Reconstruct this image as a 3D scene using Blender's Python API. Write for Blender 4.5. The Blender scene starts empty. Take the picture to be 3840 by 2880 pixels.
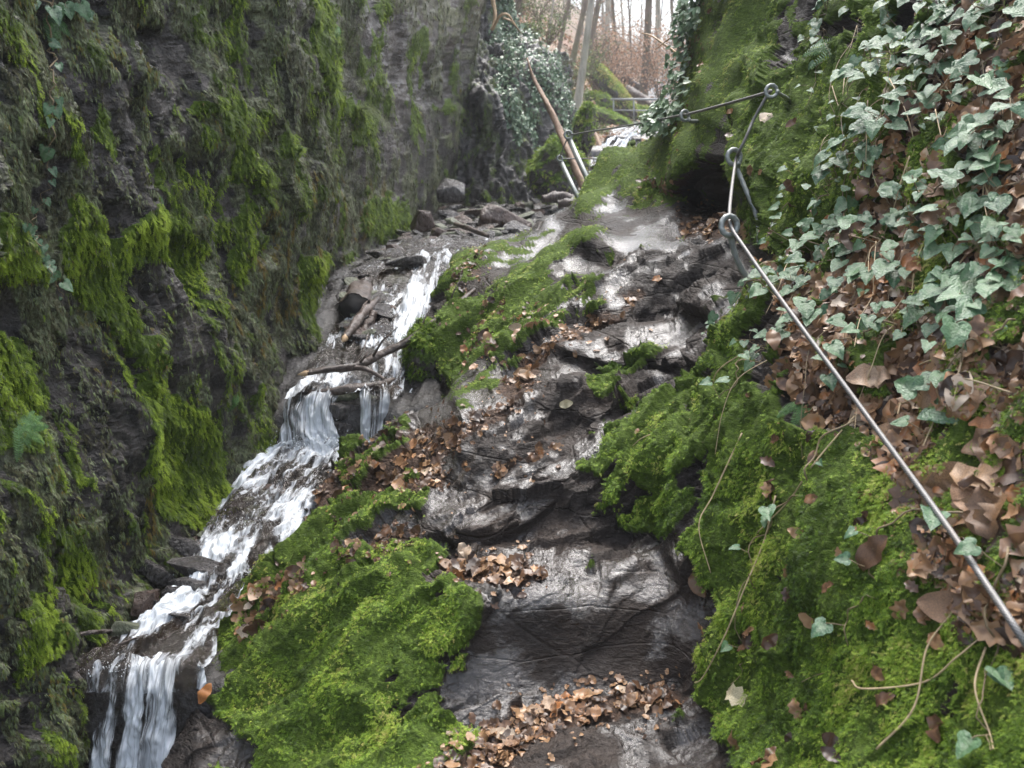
import bpy, bmesh, math, random
import numpy as np
from mathutils import Vector, Matrix

random.seed(7)
RS = np.random.RandomState(7)
SC = bpy.context.scene
COL = SC.collection

# ------------------------------------------------------------------ camera
F = 887.0                      # focal length in pixels of a 1024 px wide frame
PITCH = math.radians(15)
cam_d = bpy.data.cameras.new("camera")
cam = bpy.data.objects.new("camera", cam_d)
COL.objects.link(cam)
cam.location = (0, 0, 0)       # heights in this script are measured from the eye
cam.rotation_euler = (math.radians(90) - PITCH, 0, 0)
cam_d.sensor_width = 36
cam_d.lens = 36 * F / 1024
cam_d.clip_start = 0.05
cam_d.clip_end = 600
cam_d.dof.use_dof = True
cam_d.dof.focus_distance = 3.4
cam_d.dof.aperture_fstop = 5.0
SC.camera = cam

# ------------------------------------------------------------------ sky and sun (overcast)
SUN_EL, SUN_ROT = math.radians(64), math.radians(15)
W = bpy.data.worlds.new("World")
SC.world = W
W.use_nodes = True
nt = W.node_tree
nt.nodes.clear()
wo = nt.nodes.new('ShaderNodeOutputWorld')
bg = nt.nodes.new('ShaderNodeBackground')
sky = nt.nodes.new('ShaderNodeTexSky')
sky.sky_type = 'NISHITA'
sky.sun_disc = False
sky.sun_elevation = SUN_EL
sky.sun_rotation = SUN_ROT
sky.dust_density = 4.0
hsv = nt.nodes.new('ShaderNodeHueSaturation')
hsv.inputs['Saturation'].default_value = 0.52
nt.links.new(sky.outputs[0], hsv.inputs['Color'])
nt.links.new(hsv.outputs[0], bg.inputs['Color'])
bg.inputs['Strength'].default_value = 0.15
nt.links.new(bg.outputs[0], wo.inputs['Surface'])
sl = bpy.data.lights.new("sun", 'SUN')
sun = bpy.data.objects.new("sun", sl)
COL.objects.link(sun)
sl.energy = 1.4
sl.angle = math.radians(42)
sl.color = (1.0, 0.985, 0.96)
_sd = Vector((math.sin(SUN_ROT) * math.cos(SUN_EL), math.cos(SUN_ROT) * math.cos(SUN_EL), math.sin(SUN_EL)))
sun.rotation_euler = _sd.to_track_quat('Z', 'Y').to_euler()
sun.location = (0, 0, 30)
SC.view_settings.view_transform = 'Standard'
SC.view_settings.look = 'None'
SC.view_settings.exposure = 1.62
SC.view_settings.gamma = 1
SC.cycles.max_bounces = 6
SC.cycles.transparent_max_bounces = 12

# ------------------------------------------------------------------ maths helpers
CP, SP = math.cos(PITCH), math.sin(PITCH)
def at(px, py, Y):
    """world point that stands Y metres ahead and is seen at (px, py)"""
    px = np.asarray(px, float); py = np.asarray(py, float); Y = np.asarray(Y, float)
    a = (px - 512) / F; b = (384 - py) / F
    dy = CP + b * SP; dz = -SP + b * CP
    k = Y / dy
    return np.stack([a * k, Y + 0 * a, dz * k], -1)
def V(px, py, Y):
    return Vector(at(px, py, Y).tolist())
def proj(P):
    d = P[..., 1] * CP - P[..., 2] * SP
    u = P[..., 1] * SP + P[..., 2] * CP
    return 512 + F * P[..., 0] / d, 384 - F * u / d

_perm = np.random.RandomState(3).permutation(256)
_perm = np.concatenate([_perm, _perm, _perm])
_g = np.random.RandomState(4).normal(size=(256, 3))
_g /= np.linalg.norm(_g, axis=1)[:, None]
_g = _g.astype(np.float32)
def noise(p):
    p = np.asarray(p, np.float32)
    sh = p.shape[:-1]
    p = p.reshape(-1, 3)
    out = np.empty(len(p), np.float32)
    for s in range(0, len(p), 200000):
        q = p[s:s + 200000]
        i = np.floor(q).astype(np.int64); f = q - i; i &= 255
        w = f * f * f * (f * (f * 6 - 15) + 10)
        r = 0
        for dx in (0, 1):
            wx = w[:, 0] if dx else 1 - w[:, 0]
            for dy in (0, 1):
                wy = w[:, 1] if dy else 1 - w[:, 1]
                for dz in (0, 1):
                    wz = w[:, 2] if dz else 1 - w[:, 2]
                    h = _perm[_perm[_perm[i[:, 0] + dx] + i[:, 1] + dy] + i[:, 2] + dz]
                    g = _g[h]
                    r = r + wx * wy * wz * (g[:, 0] * (f[:, 0] - dx) + g[:, 1] * (f[:, 1] - dy) + g[:, 2] * (f[:, 2] - dz))
        out[s:s + 200000] = r
    return out.reshape(sh) * 1.5
def fbm(p, o=4, gain=0.5):
    r = 0; a = 1.0; p = np.asarray(p, np.float32)
    for k in range(o):
        r = r + a * noise(p + 17.3 * k); p = p * 2.03; a *= gain
    return r
def ridged(p, o=3, gain=0.5):
    r = 0; a = 1.0; p = np.asarray(p, np.float32)
    for k in range(o):
        r = r + a * (1 - 2 * np.abs(noise(p + 9.1 * k))); p = p * 2.03; a *= gain
    return r
def frame_coords(P, d, along, across):
    """coordinates stretched along direction d"""
    d = np.array(d, float); d /= np.linalg.norm(d)
    t = (P @ d)
    q = P * across + (t * (along - across))[..., None] * d
    return q
def sstep(x, a, b):
    t = np.clip((x - a) / (b - a), 0, 1)
    return t * t * (3 - 2 * t)
def rbf(pts, q):
    """pts rows (x, y, value); linear-kernel interpolation at q (...,2)"""
    pts = np.array(pts, float); X = pts[:, :2] / 100; v = pts[:, 2]; n = len(X)
    K = np.linalg.norm(X[:, None] - X[None], axis=2)
    A = np.zeros((n + 3, n + 3)); A[:n, :n] = K + 0.002 * np.eye(n) * -1
    A[:n, n] = 1; A[n, :n] = 1; A[:n, n + 1:] = X; A[n + 1:, :n] = X.T
    c = np.linalg.solve(A, np.concatenate([v, [0, 0, 0]]))
    Q = q.reshape(-1, 2) / 100
    r = np.linalg.norm(Q[:, None] - X[None], axis=2) @ c[:n] + c[n] + Q @ c[n + 1:]
    return r.reshape(q.shape[:-1])
def inpoly(poly, x, y):
    poly = np.array(poly, float); c = np.zeros(x.shape, bool); j = len(poly) - 1
    for i in range(len(poly)):
        xi, yi = poly[i]; xj, yj = poly[j]
        if yi != yj:
            c ^= ((yi > y) != (yj > y)) & (x < (xj - xi) * (y - yi) / (yj - yi) + xi)
        j = i
    return c
def facets(q, seed=0):
    """every cell of the rock is a tilted plane of its own: sharp broken edges"""
    i0 = np.floor(q).astype(np.int64); best = np.full(q.shape[:-1], 9.0); val = np.zeros(q.shape[:-1])
    for dx in (-1, 0, 1):
        for dy in (-1, 0, 1):
            for dz in (-1, 0, 1):
                c = i0 + np.array([dx, dy, dz]); m = c & 255
                h = _perm[_perm[_perm[(m[..., 0] + seed) & 255] + m[..., 1]] + m[..., 2]]
                g = _g[h]; h2 = _perm[h + 7]; sd = c + 0.5 + 0.42 * _g[h2]
                dv_ = q - sd; d2 = (dv_ ** 2).sum(-1); t = (dv_ * g).sum(-1) + 0.5 * g[..., 2]
                k = d2 < best; best = np.where(k, d2, best); val = np.where(k, t, val)
    return val
class Region:
    """soft union of outlines; sampled with organic, noise-warped edges"""
    def __init__(s, polys, blur=3):
        s.x0, s.y0, s.st = -300, -300, 3.0
        gx, gy = np.meshgrid(s.x0 + s.st * np.arange(560), s.y0 + s.st * np.arange(460))
        m = np.zeros(gx.shape, bool)
        for p in polys: m |= inpoly(p, gx, gy)
        m = m.astype(float)
        for _ in range(blur):
            m = (np.roll(m, 1, 0) + np.roll(m, -1, 0) + m) / 3
            m = (np.roll(m, 1, 1) + np.roll(m, -1, 1) + m) / 3
        s.m = m
    def __call__(s, x, y):
        fx = np.clip((x - s.x0) / s.st, 0, 558.9); fy = np.clip((y - s.y0) / s.st, 0, 458.9)
        i = fx.astype(int); j = fy.astype(int); u = fx - i; v = fy - j
        m = s.m
        return (m[j, i] * (1 - u) + m[j, i + 1] * u) * (1 - v) + (m[j + 1, i] * (1 - u) + m[j + 1, i + 1] * u) * v

# ------------------------------------------------------------------ object helpers
def setp(o, label=None, cat=None, group=None, kind=None):
    if label: o['label'] = label
    if cat: o['category'] = cat
    if group: o['group'] = group
    if kind: o['kind'] = kind
    return o
def empty(name, loc=(0, 0, 0), rot=(0, 0, 0)):
    o = bpy.data.objects.new(name, None); COL.objects.link(o)
    o.location = loc; o.rotation_euler = rot; o.empty_display_size = 0.05
    return o
def mesh_np(name, v, f, mat=None, attrs=None, smooth=True, uv=None, parent=None):
    me = bpy.data.meshes.new(name)
    v = np.ascontiguousarray(v, np.float32); f = np.ascontiguousarray(f, np.int32)
    n = f.shape[1]
    me.vertices.add(len(v)); me.vertices.foreach_set('co', v.ravel())
    me.loops.add(f.size); me.loops.foreach_set('vertex_index', f.ravel())
    me.polygons.add(len(f)); me.polygons.foreach_set('loop_start', np.arange(0, f.size, n, dtype=np.int32))
    me.polygons.foreach_set('use_smooth', np.full(len(f), smooth))
    if uv is not None:
        l = me.uv_layers.new(name='UVMap'); l.data.foreach_set('uv', np.ascontiguousarray(uv[f.ravel()], np.float32).ravel())
    for k, a in (attrs or {}).items():
        if a.ndim == 1:
            at_ = me.attributes.new(k, 'FLOAT', 'POINT'); at_.data.foreach_set('value', np.ascontiguousarray(a, np.float32))
        else:
            c = np.ones((len(v), 4), np.float32); c[:, :a.shape[1]] = a
            at_ = me.attributes.new(k, 'FLOAT_COLOR', 'POINT'); at_.data.foreach_set('color', c.ravel())
    me.update(calc_edges=True)
    if mat: me.materials.append(mat)
    o = bpy.data.objects.new(name, me); COL.objects.link(o)
    if parent: o.parent = parent
    return o
class MB:
    """collects tubes and loose polygons, links them as one mesh object"""
    def __init__(s): s.v = []; s.f = []
    def tube(s, pts, rad, sides=8, cap=True, twist=None):
        pts = [Vector(p) for p in pts]; n = len(pts)
        if not hasattr(rad, '__len__'): rad = [rad] * n
        b = len(s.v); up = None
        for i, p in enumerate(pts):
            t = (pts[min(i + 1, n - 1)] - pts[max(i - 1, 0)])
            t = t.normalized() if t.length > 1e-9 else Vector((0, 0, 1))
            if up is None:
                up = t.orthogonal().normalized()
            up = (up - t * up.dot(t)); up = up.normalized() if up.length > 1e-6 else t.orthogonal().normalized()
            bi = t.cross(up)
            for k in range(sides):
                a = 2 * math.pi * k / sides
                r = rad[i] * (twist(i, a) if twist else 1)
                s.v.append(p + (up * math.cos(a) + bi * math.sin(a)) * r)
        for i in range(n - 1):
            for k in range(sides):
                k2 = (k + 1) % sides
                s.f.append((b + i * sides + k, b + i * sides + k2, b + (i + 1) * sides + k2, b + (i + 1) * sides + k))
        if cap:
            s.f.append(tuple(b + k for k in range(sides))[::-1]); s.f.append(tuple(b + (n - 1) * sides + k for k in range(sides)))
        return s
    def poly(s, pts):
        b = len(s.v); s.v += [Vector(p) for p in pts]; s.f.append(tuple(range(b, b + len(pts)))); return s
    def box(s, c, h, M=None):
        b = len(s.v)
        for x in (-1, 1):
            for y in (-1, 1):
                for z in (-1, 1):
                    p = Vector((x * h[0], y * h[1], z * h[2]))
                    if M: p = M @ p
                    s.v.append(Vector(c) + p)
        for q in ((0, 1, 3, 2), (4, 6, 7, 5), (0, 4, 5, 1), (2, 3, 7, 6), (0, 2, 6, 4), (1, 5, 7, 3)):
            s.f.append(tuple(b + i for i in q))
        return s
    def build(s, name, mat, parent=None, smooth=True, origin=None):
        me = bpy.data.meshes.new(name)
        o0 = Vector(origin) if origin is not None else Vector((0, 0, 0))
        me.from_pydata([tuple(p - o0) for p in s.v], [], s.f)
        me.materials.append(mat)
        if smooth: me.polygons.foreach_set('use_smooth', [True] * len(me.polygons))
        me.update()
        o = bpy.data.objects.new(name, me); COL.objects.link(o)
        if origin is not None and parent is None: o.location = o0
        if parent: o.parent = parent
        return o
def spline(pts, n):
    """Catmull-Rom through the points"""
    P = [Vector(p) for p in pts]; P = [P[0] * 2 - P[1]] + P + [P[-1] * 2 - P[-2]]
    out = []
    m = len(P) - 3
    for s in range(n + 1):
        t = s / n * m; i = min(int(t), m - 1); t -= i
        a, b, c, d = P[i:i + 4]
        out.append(0.5 * ((2 * b) + (c - a) * t + (2 * a - 5 * b + 4 * c - d) * t * t + (3 * b - a - 3 * c + d) * t ** 3))
    return out

# ------------------------------------------------------------------ materials
class N:
    def __init__(s, name):
        s.m = bpy.data.materials.new(name); s.m.use_nodes = True; s.t = s.m.node_tree; s.t.nodes.clear()
        s.out = s.n('ShaderNodeOutputMaterial')
    def n(s, t, **k):
        x = s.t.nodes.new(t)
        for a, b in k.items(): setattr(x, a, b)
        return x
    def put(s, node, **k):
        for a, b in k.items():
            i = node.inputs[a.replace('_', ' ')]
            if isinstance(b, bpy.types.NodeSocket): s.t.links.new(b, i)
            else: i.default_value = b
        return node
    def link(s, a, b): s.t.links.new(a, b)
    def attr(s, name, comp=None):
        a = s.n('ShaderNodeAttribute', attribute_name=name)
        if comp is None: return a
        if comp == 'f': return a.outputs['Fac']
        sp = s.n('ShaderNodeSeparateColor'); s.link(a.outputs['Color'], sp.inputs[0]); return sp.outputs
    def pos(s): return s.n('ShaderNodeNewGeometry').outputs['Position']
    def mapping(s, vec, scale=(1, 1, 1), rot=(0, 0, 0)):
        m = s.n('ShaderNodeMapping'); s.link(vec, m.inputs[0]); m.inputs['Scale'].default_value = scale; m.inputs['Rotation'].default_value = rot
        return m.outputs[0]
    def noise(s, vec, scale, detail=4, rough=0.55, dist=0):
        x = s.n('ShaderNodeTexNoise'); s.link(vec, x.inputs['Vector'])
        s.put(x, Scale=scale, Detail=detail, Roughness=rough, Distortion=dist); return x.outputs[0]
    def ramp(s, fac, stops):
        r = s.n('ShaderNodeValToRGB'); s.link(fac, r.inputs[0]); e = r.color_ramp.elements
        while len(e) < len(stops): e.new(0.5)
        for q, (p, c) in zip(e, stops):
            q.position = p; q.color = (c, c, c, 1) if not hasattr(c, '__len__') else (*c, 1)
        return r.outputs[0]
    def mix(s, fac, a, b, mode='MIX'):
        x = s.n('ShaderNodeMix', data_type='RGBA', blend_type=mode)
        for i, q in ((0, fac), (6, a), (7, b)):
            if isinstance(q, bpy.types.NodeSocket): s.link(q, x.inputs[i])
            else: x.inputs[i].default_value = (*q, 1) if hasattr(q, '__len__') else q
        return x.outputs[2]
    def math(s, op, a, b=0, c=0):
        x = s.n('ShaderNodeMath', operation=op)
        for i, q in enumerate((a, b, c)):
            if isinstance(q, bpy.types.NodeSocket): s.link(q, x.inputs[i])
            else: x.inputs[i].default_value = q
        return x.outputs[0]
    def bump(s, h, strength=0.5, dist=0.01):
        b = s.n('ShaderNodeBump'); s.link(h, b.inputs['Height']); s.put(b, Strength=strength, Distance=dist); return b.outputs[0]
    def bsdf(s, **k):
        b = s.n('ShaderNodeBsdfPrincipled'); s.put(b, **k); s.link(b.outputs[0], s.out.inputs[0]); return b

def mat_rock(name, slope=True):
    n = N(name); p = n.pos()
    m = n.attr('masks', 'c')          # r moss, g litter, b tint, wet in 'wet'
    wet = n.attr('wet', 'f')
    st = n.mapping(p, (9, 9, 22), (0.5, 0.6, 0.2))
    a = n.noise(st, 1.0, 6, 0.6, 0.4)
    b = n.noise(p, 60, 5, 0.6)
    c = n.noise(p, 2.2, 4, 0.6)
    if slope:
        rock = n.ramp(a, [(0.3, (0.016, 0.012, 0.010)), (0.5, (0.036, 0.028, 0.024)), (0.7, (0.068, 0.057, 0.052))])
        grain = n.noise(n.mapping(p, (30, 30, 120), (0.55, -0.62, 0.2)), 1.0, 4, 0.7, 0.6)
        rock = n.mix(0.35, rock, n.ramp(grain, [(0.35, (0.02, 0.017, 0.016)), (0.65, (0.105, 0.092, 0.085))]))
        brown = n.ramp(c, [(0.42, 0.0), (0.62, 1.0)])
        rock = n.mix(n.math('MULTIPLY', brown, 0.55), rock, (0.060, 0.042, 0.032))
    else:
        rock = n.ramp(n.noise(n.mapping(p, (14, 14, 6)), 1.0, 7, 0.7, 0.4), [(0.3, (0.020, 0.017, 0.016)), (0.5, (0.048, 0.042, 0.038)), (0.7, (0.085, 0.075, 0.070))])
        lich = n.attr('lichen', 'f')
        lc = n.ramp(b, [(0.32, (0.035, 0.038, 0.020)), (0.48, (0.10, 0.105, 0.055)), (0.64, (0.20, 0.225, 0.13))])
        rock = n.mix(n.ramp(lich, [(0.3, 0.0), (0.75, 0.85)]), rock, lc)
        rock = n.mix(n.ramp(n.attr('ochre', 'f'), [(0.3, 0.0), (0.8, 0.8)]), rock, n.ramp(b, [(0.3, (0.06, 0.045, 0.015)), (0.7, (0.19, 0.13, 0.035))]))
    if not slope: rock = n.mix(1.0, rock, n.ramp(n.attr('streak', 'f'), [(0.1, 0.30), (0.5, 0.95), (0.9, 1.7)]), 'MULTIPLY')
    mud = n.ramp(b, [(0.3, (0.035, 0.022, 0.016)), (0.7, (0.12, 0.075, 0.052))])
    mv = n.noise(p, 22, 3, 0.6)
    moss_d = n.mix(n.noise(p, 5, 3, 0.5), (0.035, 0.060, 0.010), (0.075, 0.12, 0.016))
    moss = n.mix(n.ramp(b, [(0.35, 0.0), (0.65, 1.0)]), moss_d, (0.115, 0.18, 0.022))
    col = n.mix(m[1], rock, mud)
    mm = n.ramp(n.math('ADD', m[0], n.math('MULTIPLY', n.math('SUBTRACT', b, 0.5), 0.7)), [(0.42, 0.0), (0.6, 1.0)])
    col = n.mix(mm, col, moss)
    rough_r = n.ramp(n.math('ADD', n.math('MULTIPLY', a, 0.5), n.math('MULTIPLY', wet, -0.28)), [(0.0, 0.20), (0.12, 0.30), (0.3, 0.58)])
    rough = n.mix(n.math('MAXIMUM', mm, n.math('MULTIPLY', m[1], 0.7)), rough_r, (0.85, 0.85, 0.85))
    h = n.math('ADD', n.math('MULTIPLY', a, 1.2), n.math('MULTIPLY', b, 0.45))
    h = n.math('ADD', h, n.math('MULTIPLY', n.noise(p, 260, 3, 0.6), n.math('ADD', n.math('MULTIPLY', mm, 0.5), 0.08)))
    if slope: h = n.math('ADD', h, n.math('MULTIPLY', grain, 0.9))
    vc = n.n('ShaderNodeTexVoronoi', feature='DISTANCE_TO_EDGE'); wv = n.n('ShaderNodeVectorMath', operation='MULTIPLY_ADD'); n.link(n.n('ShaderNodeTexNoise').outputs['Color'], wv.inputs[0]); wv.inputs[1].default_value = (0.5, 0.5, 0.5); n.link(n.mapping(p, (1.6, 1.6, 5), (0.5, -0.6, 0.2)), wv.inputs[2]); n.link(wv.outputs[0], vc.inputs['Vector']); vc.inputs['Scale'].default_value = 1.6
    h = n.math('ADD', h, n.math('MULTIPLY', n.ramp(vc.outputs[0], [(0.0, 0.0), (0.03, 0.5)]), n.math('SUBTRACT', 1.0, mm)) if slope else n.math('MULTIPLY', b, 0.8))
    n.bsdf(Base_Color=col, Roughness=rough, Normal=n.bump(h, 0.8, 0.028), Specular_IOR_Level=n.math('ADD', n.math('MULTIPLY', wet, 0.5), 0.3),
           Coat_Weight=n.math('MULTIPLY', n.math('MULTIPLY', wet, n.math('SUBTRACT', 1.0, mm)), 1.0), Coat_Roughness=0.2, Coat_IOR=1.58, Coat_Normal=n.bump(n.math('ADD', a, n.math('MULTIPLY', b, 0.5)), 0.45, 0.03))
    return n.m

def mat_leafy(name, stops, rough=0.6, attr='tone', trans=0.0, obj=False, spec=0.4, vein=False):
    n = N(name)
    f = n.n('ShaderNodeObjectInfo').outputs['Random'] if obj else n.attr(attr, 'f')
    col = n.ramp(f, stops)
    if vein:
        q = n.n('ShaderNodeTexCoord').outputs['Object']
        w = n.noise(q, 38, 4, 0.6)
        col = n.mix(n.ramp(w, [(0.35, 0.55), (0.6, 0.0)]), col, (0.035, 0.022, 0.015), 'MIX')
    b = n.n('ShaderNodeBsdfPrincipled'); n.put(b, Base_Color=col, Roughness=rough, Specular_IOR_Level=spec)
    n.put(b, Normal=n.bump(n.noise(n.n('ShaderNodeTexCoord').outputs['Object'], 160, 3, 0.5), 0.25, 0.003))
    if trans:
        t = n.n('ShaderNodeBsdfTranslucent'); n.link(col, t.inputs[0]); mx = n.n('ShaderNodeMixShader'); mx.inputs[0].default_value = trans
        n.link(b.outputs[0], mx.inputs[1]); n.link(t.outputs[0], mx.inputs[2]); n.link(mx.outputs[0], n.out.inputs[0])
    else: n.link(b.outputs[0], n.out.inputs[0])
    return n.m

M = {}
M['slope'] = mat_rock('wet_slate', True)
M['wall'] = mat_rock('cliff_rock', False)
M['moss'] = mat_leafy('moss', [(0.0, (0.022, 0.038, 0.008)), (0.3, (0.066, 0.125, 0.014)), (0.58, (0.175, 0.29, 0.026)), (0.85, (0.34, 0.46, 0.055)), (1.0, (0.40, 0.36, 0.11))], 0.6, trans=0.25, spec=0.3)
M['wallmoss'] = mat_leafy('hanging_moss', [(0.0, (0.035, 0.045, 0.022)), (0.3, (0.10, 0.125, 0.075)), (0.5, (0.10, 0.15, 0.025)), (0.75, (0.17, 0.255, 0.02)), (0.98, (0.30, 0.40, 0.04))], 0.7, trans=0.2, spec=0.25)
M['wallstrand'] = mat_leafy('hanging_strands', [(0.0, (0.03, 0.030, 0.016)), (0.2, (0.085, 0.080, 0.040)), (0.4, (0.13, 0.15, 0.085)), (0.55, (0.21, 0.245, 0.15)), (0.7, (0.14, 0.20, 0.04)), (0.85, (0.14, 0.105, 0.035)), (1.0, (0.24, 0.17, 0.05))], 0.8, trans=0.1, spec=0.2)
BROWN = [(0.0, (0.05, 0.030, 0.020)), (0.2, (0.12, 0.065, 0.038)), (0.45, (0.26, 0.147, 0.075)), (0.68, (0.42, 0.265, 0.15)), (0.82, (0.42, 0.17, 0.06)), (0.92, (0.52, 0.38, 0.26)), (1.0, (0.66, 0.53, 0.40))]
M['litter'] = mat_leafy('dead_leaves', BROWN, 0.34, trans=0.12, spec=0.5)
M['leaf'] = mat_leafy('dead_leaf', BROWN, 0.38, trans=0.12, obj=True, spec=0.5, vein=True)

# ================================================================== THE SLOPE (path rocks and right bank)
OUT = [(165, 930), (172, 768), (184, 742), (200, 705), (214, 665), (226, 625), (240, 600), (262, 575), (285, 548), (308, 518), (322, 500), (345, 470),
       (370, 452), (395, 430), (420, 415), (447, 405), (446, 385), (440, 345), (420, 338), (430, 312), (443, 287), (455, 268), (478, 252), (510, 240),
       (545, 226), (565, 212), (575, 203), (590, 186), (602, 168), (618, 158), (642, 150), (666, 140), (686, 120), (694, 90), (700, 60), (709, 30), (718, 0),
       (726, -150), (1330, -150), (1330, 930)]
CPTS = [
 (560,900,1.6),(560,768,2.08),(560,720,2.28),(565,705,2.36),(560,697,2.42),(520,640,2.50),(600,640,2.50),(540,588,2.55),(560,582,2.57),(613,585,2.58),(634,571,2.64),(662,550,2.74),
 (510,568,2.72),(560,556,2.83),(620,552,2.84),(489,563,2.74),(499,592,2.56),(560,530,2.90),(600,510,3.0),(640,530,2.92),(560,490,3.06),(526,480,3.1),(458,485,3.15),(604,452,3.2),(470,462,3.26),(540,446,3.22),(594,428,3.32),
 (630,413,3.42),(640,420,3.3),(560,428,3.46),(462,447,3.38),(567,424,3.48),(457,412,3.62),(520,398,3.62),(568,396,3.6),(560,380,3.75),(620,395,3.52),(620,370,3.65),(650,328,3.92),(622,325,3.98),(640,308,4.25),(670,306,4.2),
 (627,300,4.32),(655,274,4.42),(683,275,4.3),(640,262,4.75),(600,262,5.0),(600,236,5.4),(650,218,5.9),(700,225,5.1),(720,218,5.2),(660,235,5.2),
 (680,340,3.75),(700,380,3.3),(690,420,3.05),(720,500,2.7),(680,470,2.85),(700,560,2.55),(700,600,2.47),(700,660,2.36),(678,688,2.42),(720,700,2.2),(760,768,1.85),(760,900,1.45),(760,640,2.2),
 (850,768,1.62),(850,900,1.3),(1000,768,1.33),(1000,900,1.1),(900,600,1.78),(1000,560,1.6),(1024,450,1.75),(820,480,2.2),(820,560,2.0),(900,400,2.2),(1010,300,2.05),(820,300,2.85),(900,200,2.75),(1010,120,2.4),(1010,0,2.8),
 (850,100,3.5),(900,0,3.6),(780,150,4.1),(800,60,4.6),(770,40,5.2),(820,0,4.8),(740,0,6.4),(730,50,6.0),(700,30,7.4),(690,80,7.0),(668,105,7.3),(690,125,6.3),(720,110,5.6),(700,150,5.7),(690,175,5.45),(720,190,5.0),(690,200,5.9),(700,212,6.0),(725,208,5.6),
 (745,225,4.3),(760,250,3.85),(770,300,3.1),(740,330,3.25),(740,280,3.8),(800,220,3.5),(770,190,3.95),(745,160,4.5),(800,380,2.55),(770,420,2.6),
 (600,290,4.6),(560,300,4.85),(510,330,4.75),(470,370,4.6),(455,395,4.4),(470,300,5.6),(445,320,5.5),(452,280,6.05),(490,290,5.6),(520,260,6.0),(560,225,6.6),(480,257,6.5),(520,240,6.9),(580,205,7.0),(610,195,6.9),(620,165,7.4),(640,180,6.8),
 (640,150,7.7),(655,128,7.9),(560,340,4.2),(510,385,4.0),(450,408,4.1),(580,250,5.6),
 (420,440,3.95),(400,480,3.62),(350,490,3.9),(370,460,4.1),(340,530,3.4),(310,530,3.65),(300,560,3.3),(350,570,3.05),(400,560,2.96),(430,535,3.0),(440,510,3.1),(440,562,2.82),(460,600,2.62),(400,620,2.66),(300,620,2.88),(250,620,3.15),(235,660,2.95),(215,700,2.8),(200,740,2.6),
 (300,720,2.5),(400,690,2.43),(400,768,2.22),(300,768,2.32),(200,768,2.48),(200,900,2.0),(400,900,1.8),(480,768,2.15),(480,730,2.3),(470,690,2.43),
 (1200,0,2.4),(1200,400,1.5),(1200,768,1.05),(1330,930,.8),(1330,-150,2.6),(1010,-150,3.2),(800,-150,5.5),(700,-150,8)]
xs = np.concatenate([np.arange(150, 1030, 1.15), np.arange(1030, 1330, 4)])
ys = np.concatenate([np.arange(-150, -4, 4), np.arange(-4, 772, 1.15), np.arange(772, 930, 4)])
gx, gy = np.meshgrid(xs, ys)
cxs = np.arange(140, 1345, 8.0); cys = np.arange(-160, 945, 8.0)
cgx, cgy = np.meshgrid(cxs, cys)
cv = rbf([(a, b, math.log(c)) for a, b, c in CPTS], np.stack([cgx, cgy], -1))
def bil(g, x, y):
    fx = np.clip((x - cxs[0]) / 8, 0, len(cxs) - 1.001); fy = np.clip((y - cys[0]) / 8, 0, len(cys) - 1.001)
    i = fx.astype(int); j = fy.astype(int); u = fx - i; v = fy - j
    return (g[j, i] * (1 - u) + g[j, i + 1] * u) * (1 - v) + (g[j + 1, i] * (1 - u) + g[j + 1, i + 1] * u) * v
YY = np.exp(bil(cv, gx, gy))
P = at(gx, gy, YY)
P0 = P
# the path climbs in worn treads and short risers that tilt up to the right
PATH = Region([[(440,548),(436,505),(455,430),(520,385),(585,310),(600,232),(765,222),(745,290),(700,350),(655,400),(610,450),(565,500),(570,520),(640,548),(560,550)]], 5)(gx, gy)
w_ = P[..., 2] - 0.25 * P[..., 0] + 0.05 * fbm(P * 1.5 + 3, 3); th = 0.125
k_ = np.floor(w_ / th); fr_ = w_ / th - k_
wt = th * (k_ + sstep(fr_, 0.58, 0.98) * 0.86 + 0.14 * fr_)
PATH = PATH * (0.3 + 0.7 * sstep(gy, 280, 380)) * (1 - 0.9 * np.exp(-((gx - 565) / 38) ** 2 - ((gy - 408) / 26) ** 2))
YY = YY * np.clip(1 + (wt - w_) * PATH * 0.5 / np.minimum(P[..., 2], -0.35), 0.75, 1.3)
# the black hollow under the mossy rock
HOLE = Region([[(694,188),(712,170),(735,160),(744,185),(738,210),(712,214),(698,208)]], 3)(gx, gy)
YY = YY + 0.55 * HOLE
P = at(gx, gy, YY)
def grid_normals(P):
    du = np.gradient(P, axis=1); dv = np.gradient(P, axis=0)
    n = np.cross(dv, du); n /= np.linalg.norm(n, axis=-1)[..., None] + 1e-12
    s = np.sign(-(n * P).sum(-1)); s[s == 0] = 1
    return n * s[..., None]
def blur2(a, r, k=2):
    for _ in range(k):
        for ax in (0, 1):
            c = np.cumsum(np.concatenate([np.repeat(np.take(a, [0], ax), r + 1, ax), a, np.repeat(np.take(a, [-1], ax), r, ax)], ax), ax)
            n = a.shape[ax]
            hi = np.take(c, range(2 * r + 1, 2 * r + 1 + n), ax) if False else np.take(c, np.arange(2 * r + 1, 2 * r + 1 + n), ax)
            lo = np.take(c, np.arange(0, n), ax)
            a = (hi - lo) / (2 * r + 1)
    return a
NB = grid_normals(P0)
NB = blur2(NB, 10); NB /= np.linalg.norm(NB, axis=-1)[..., None]

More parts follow.
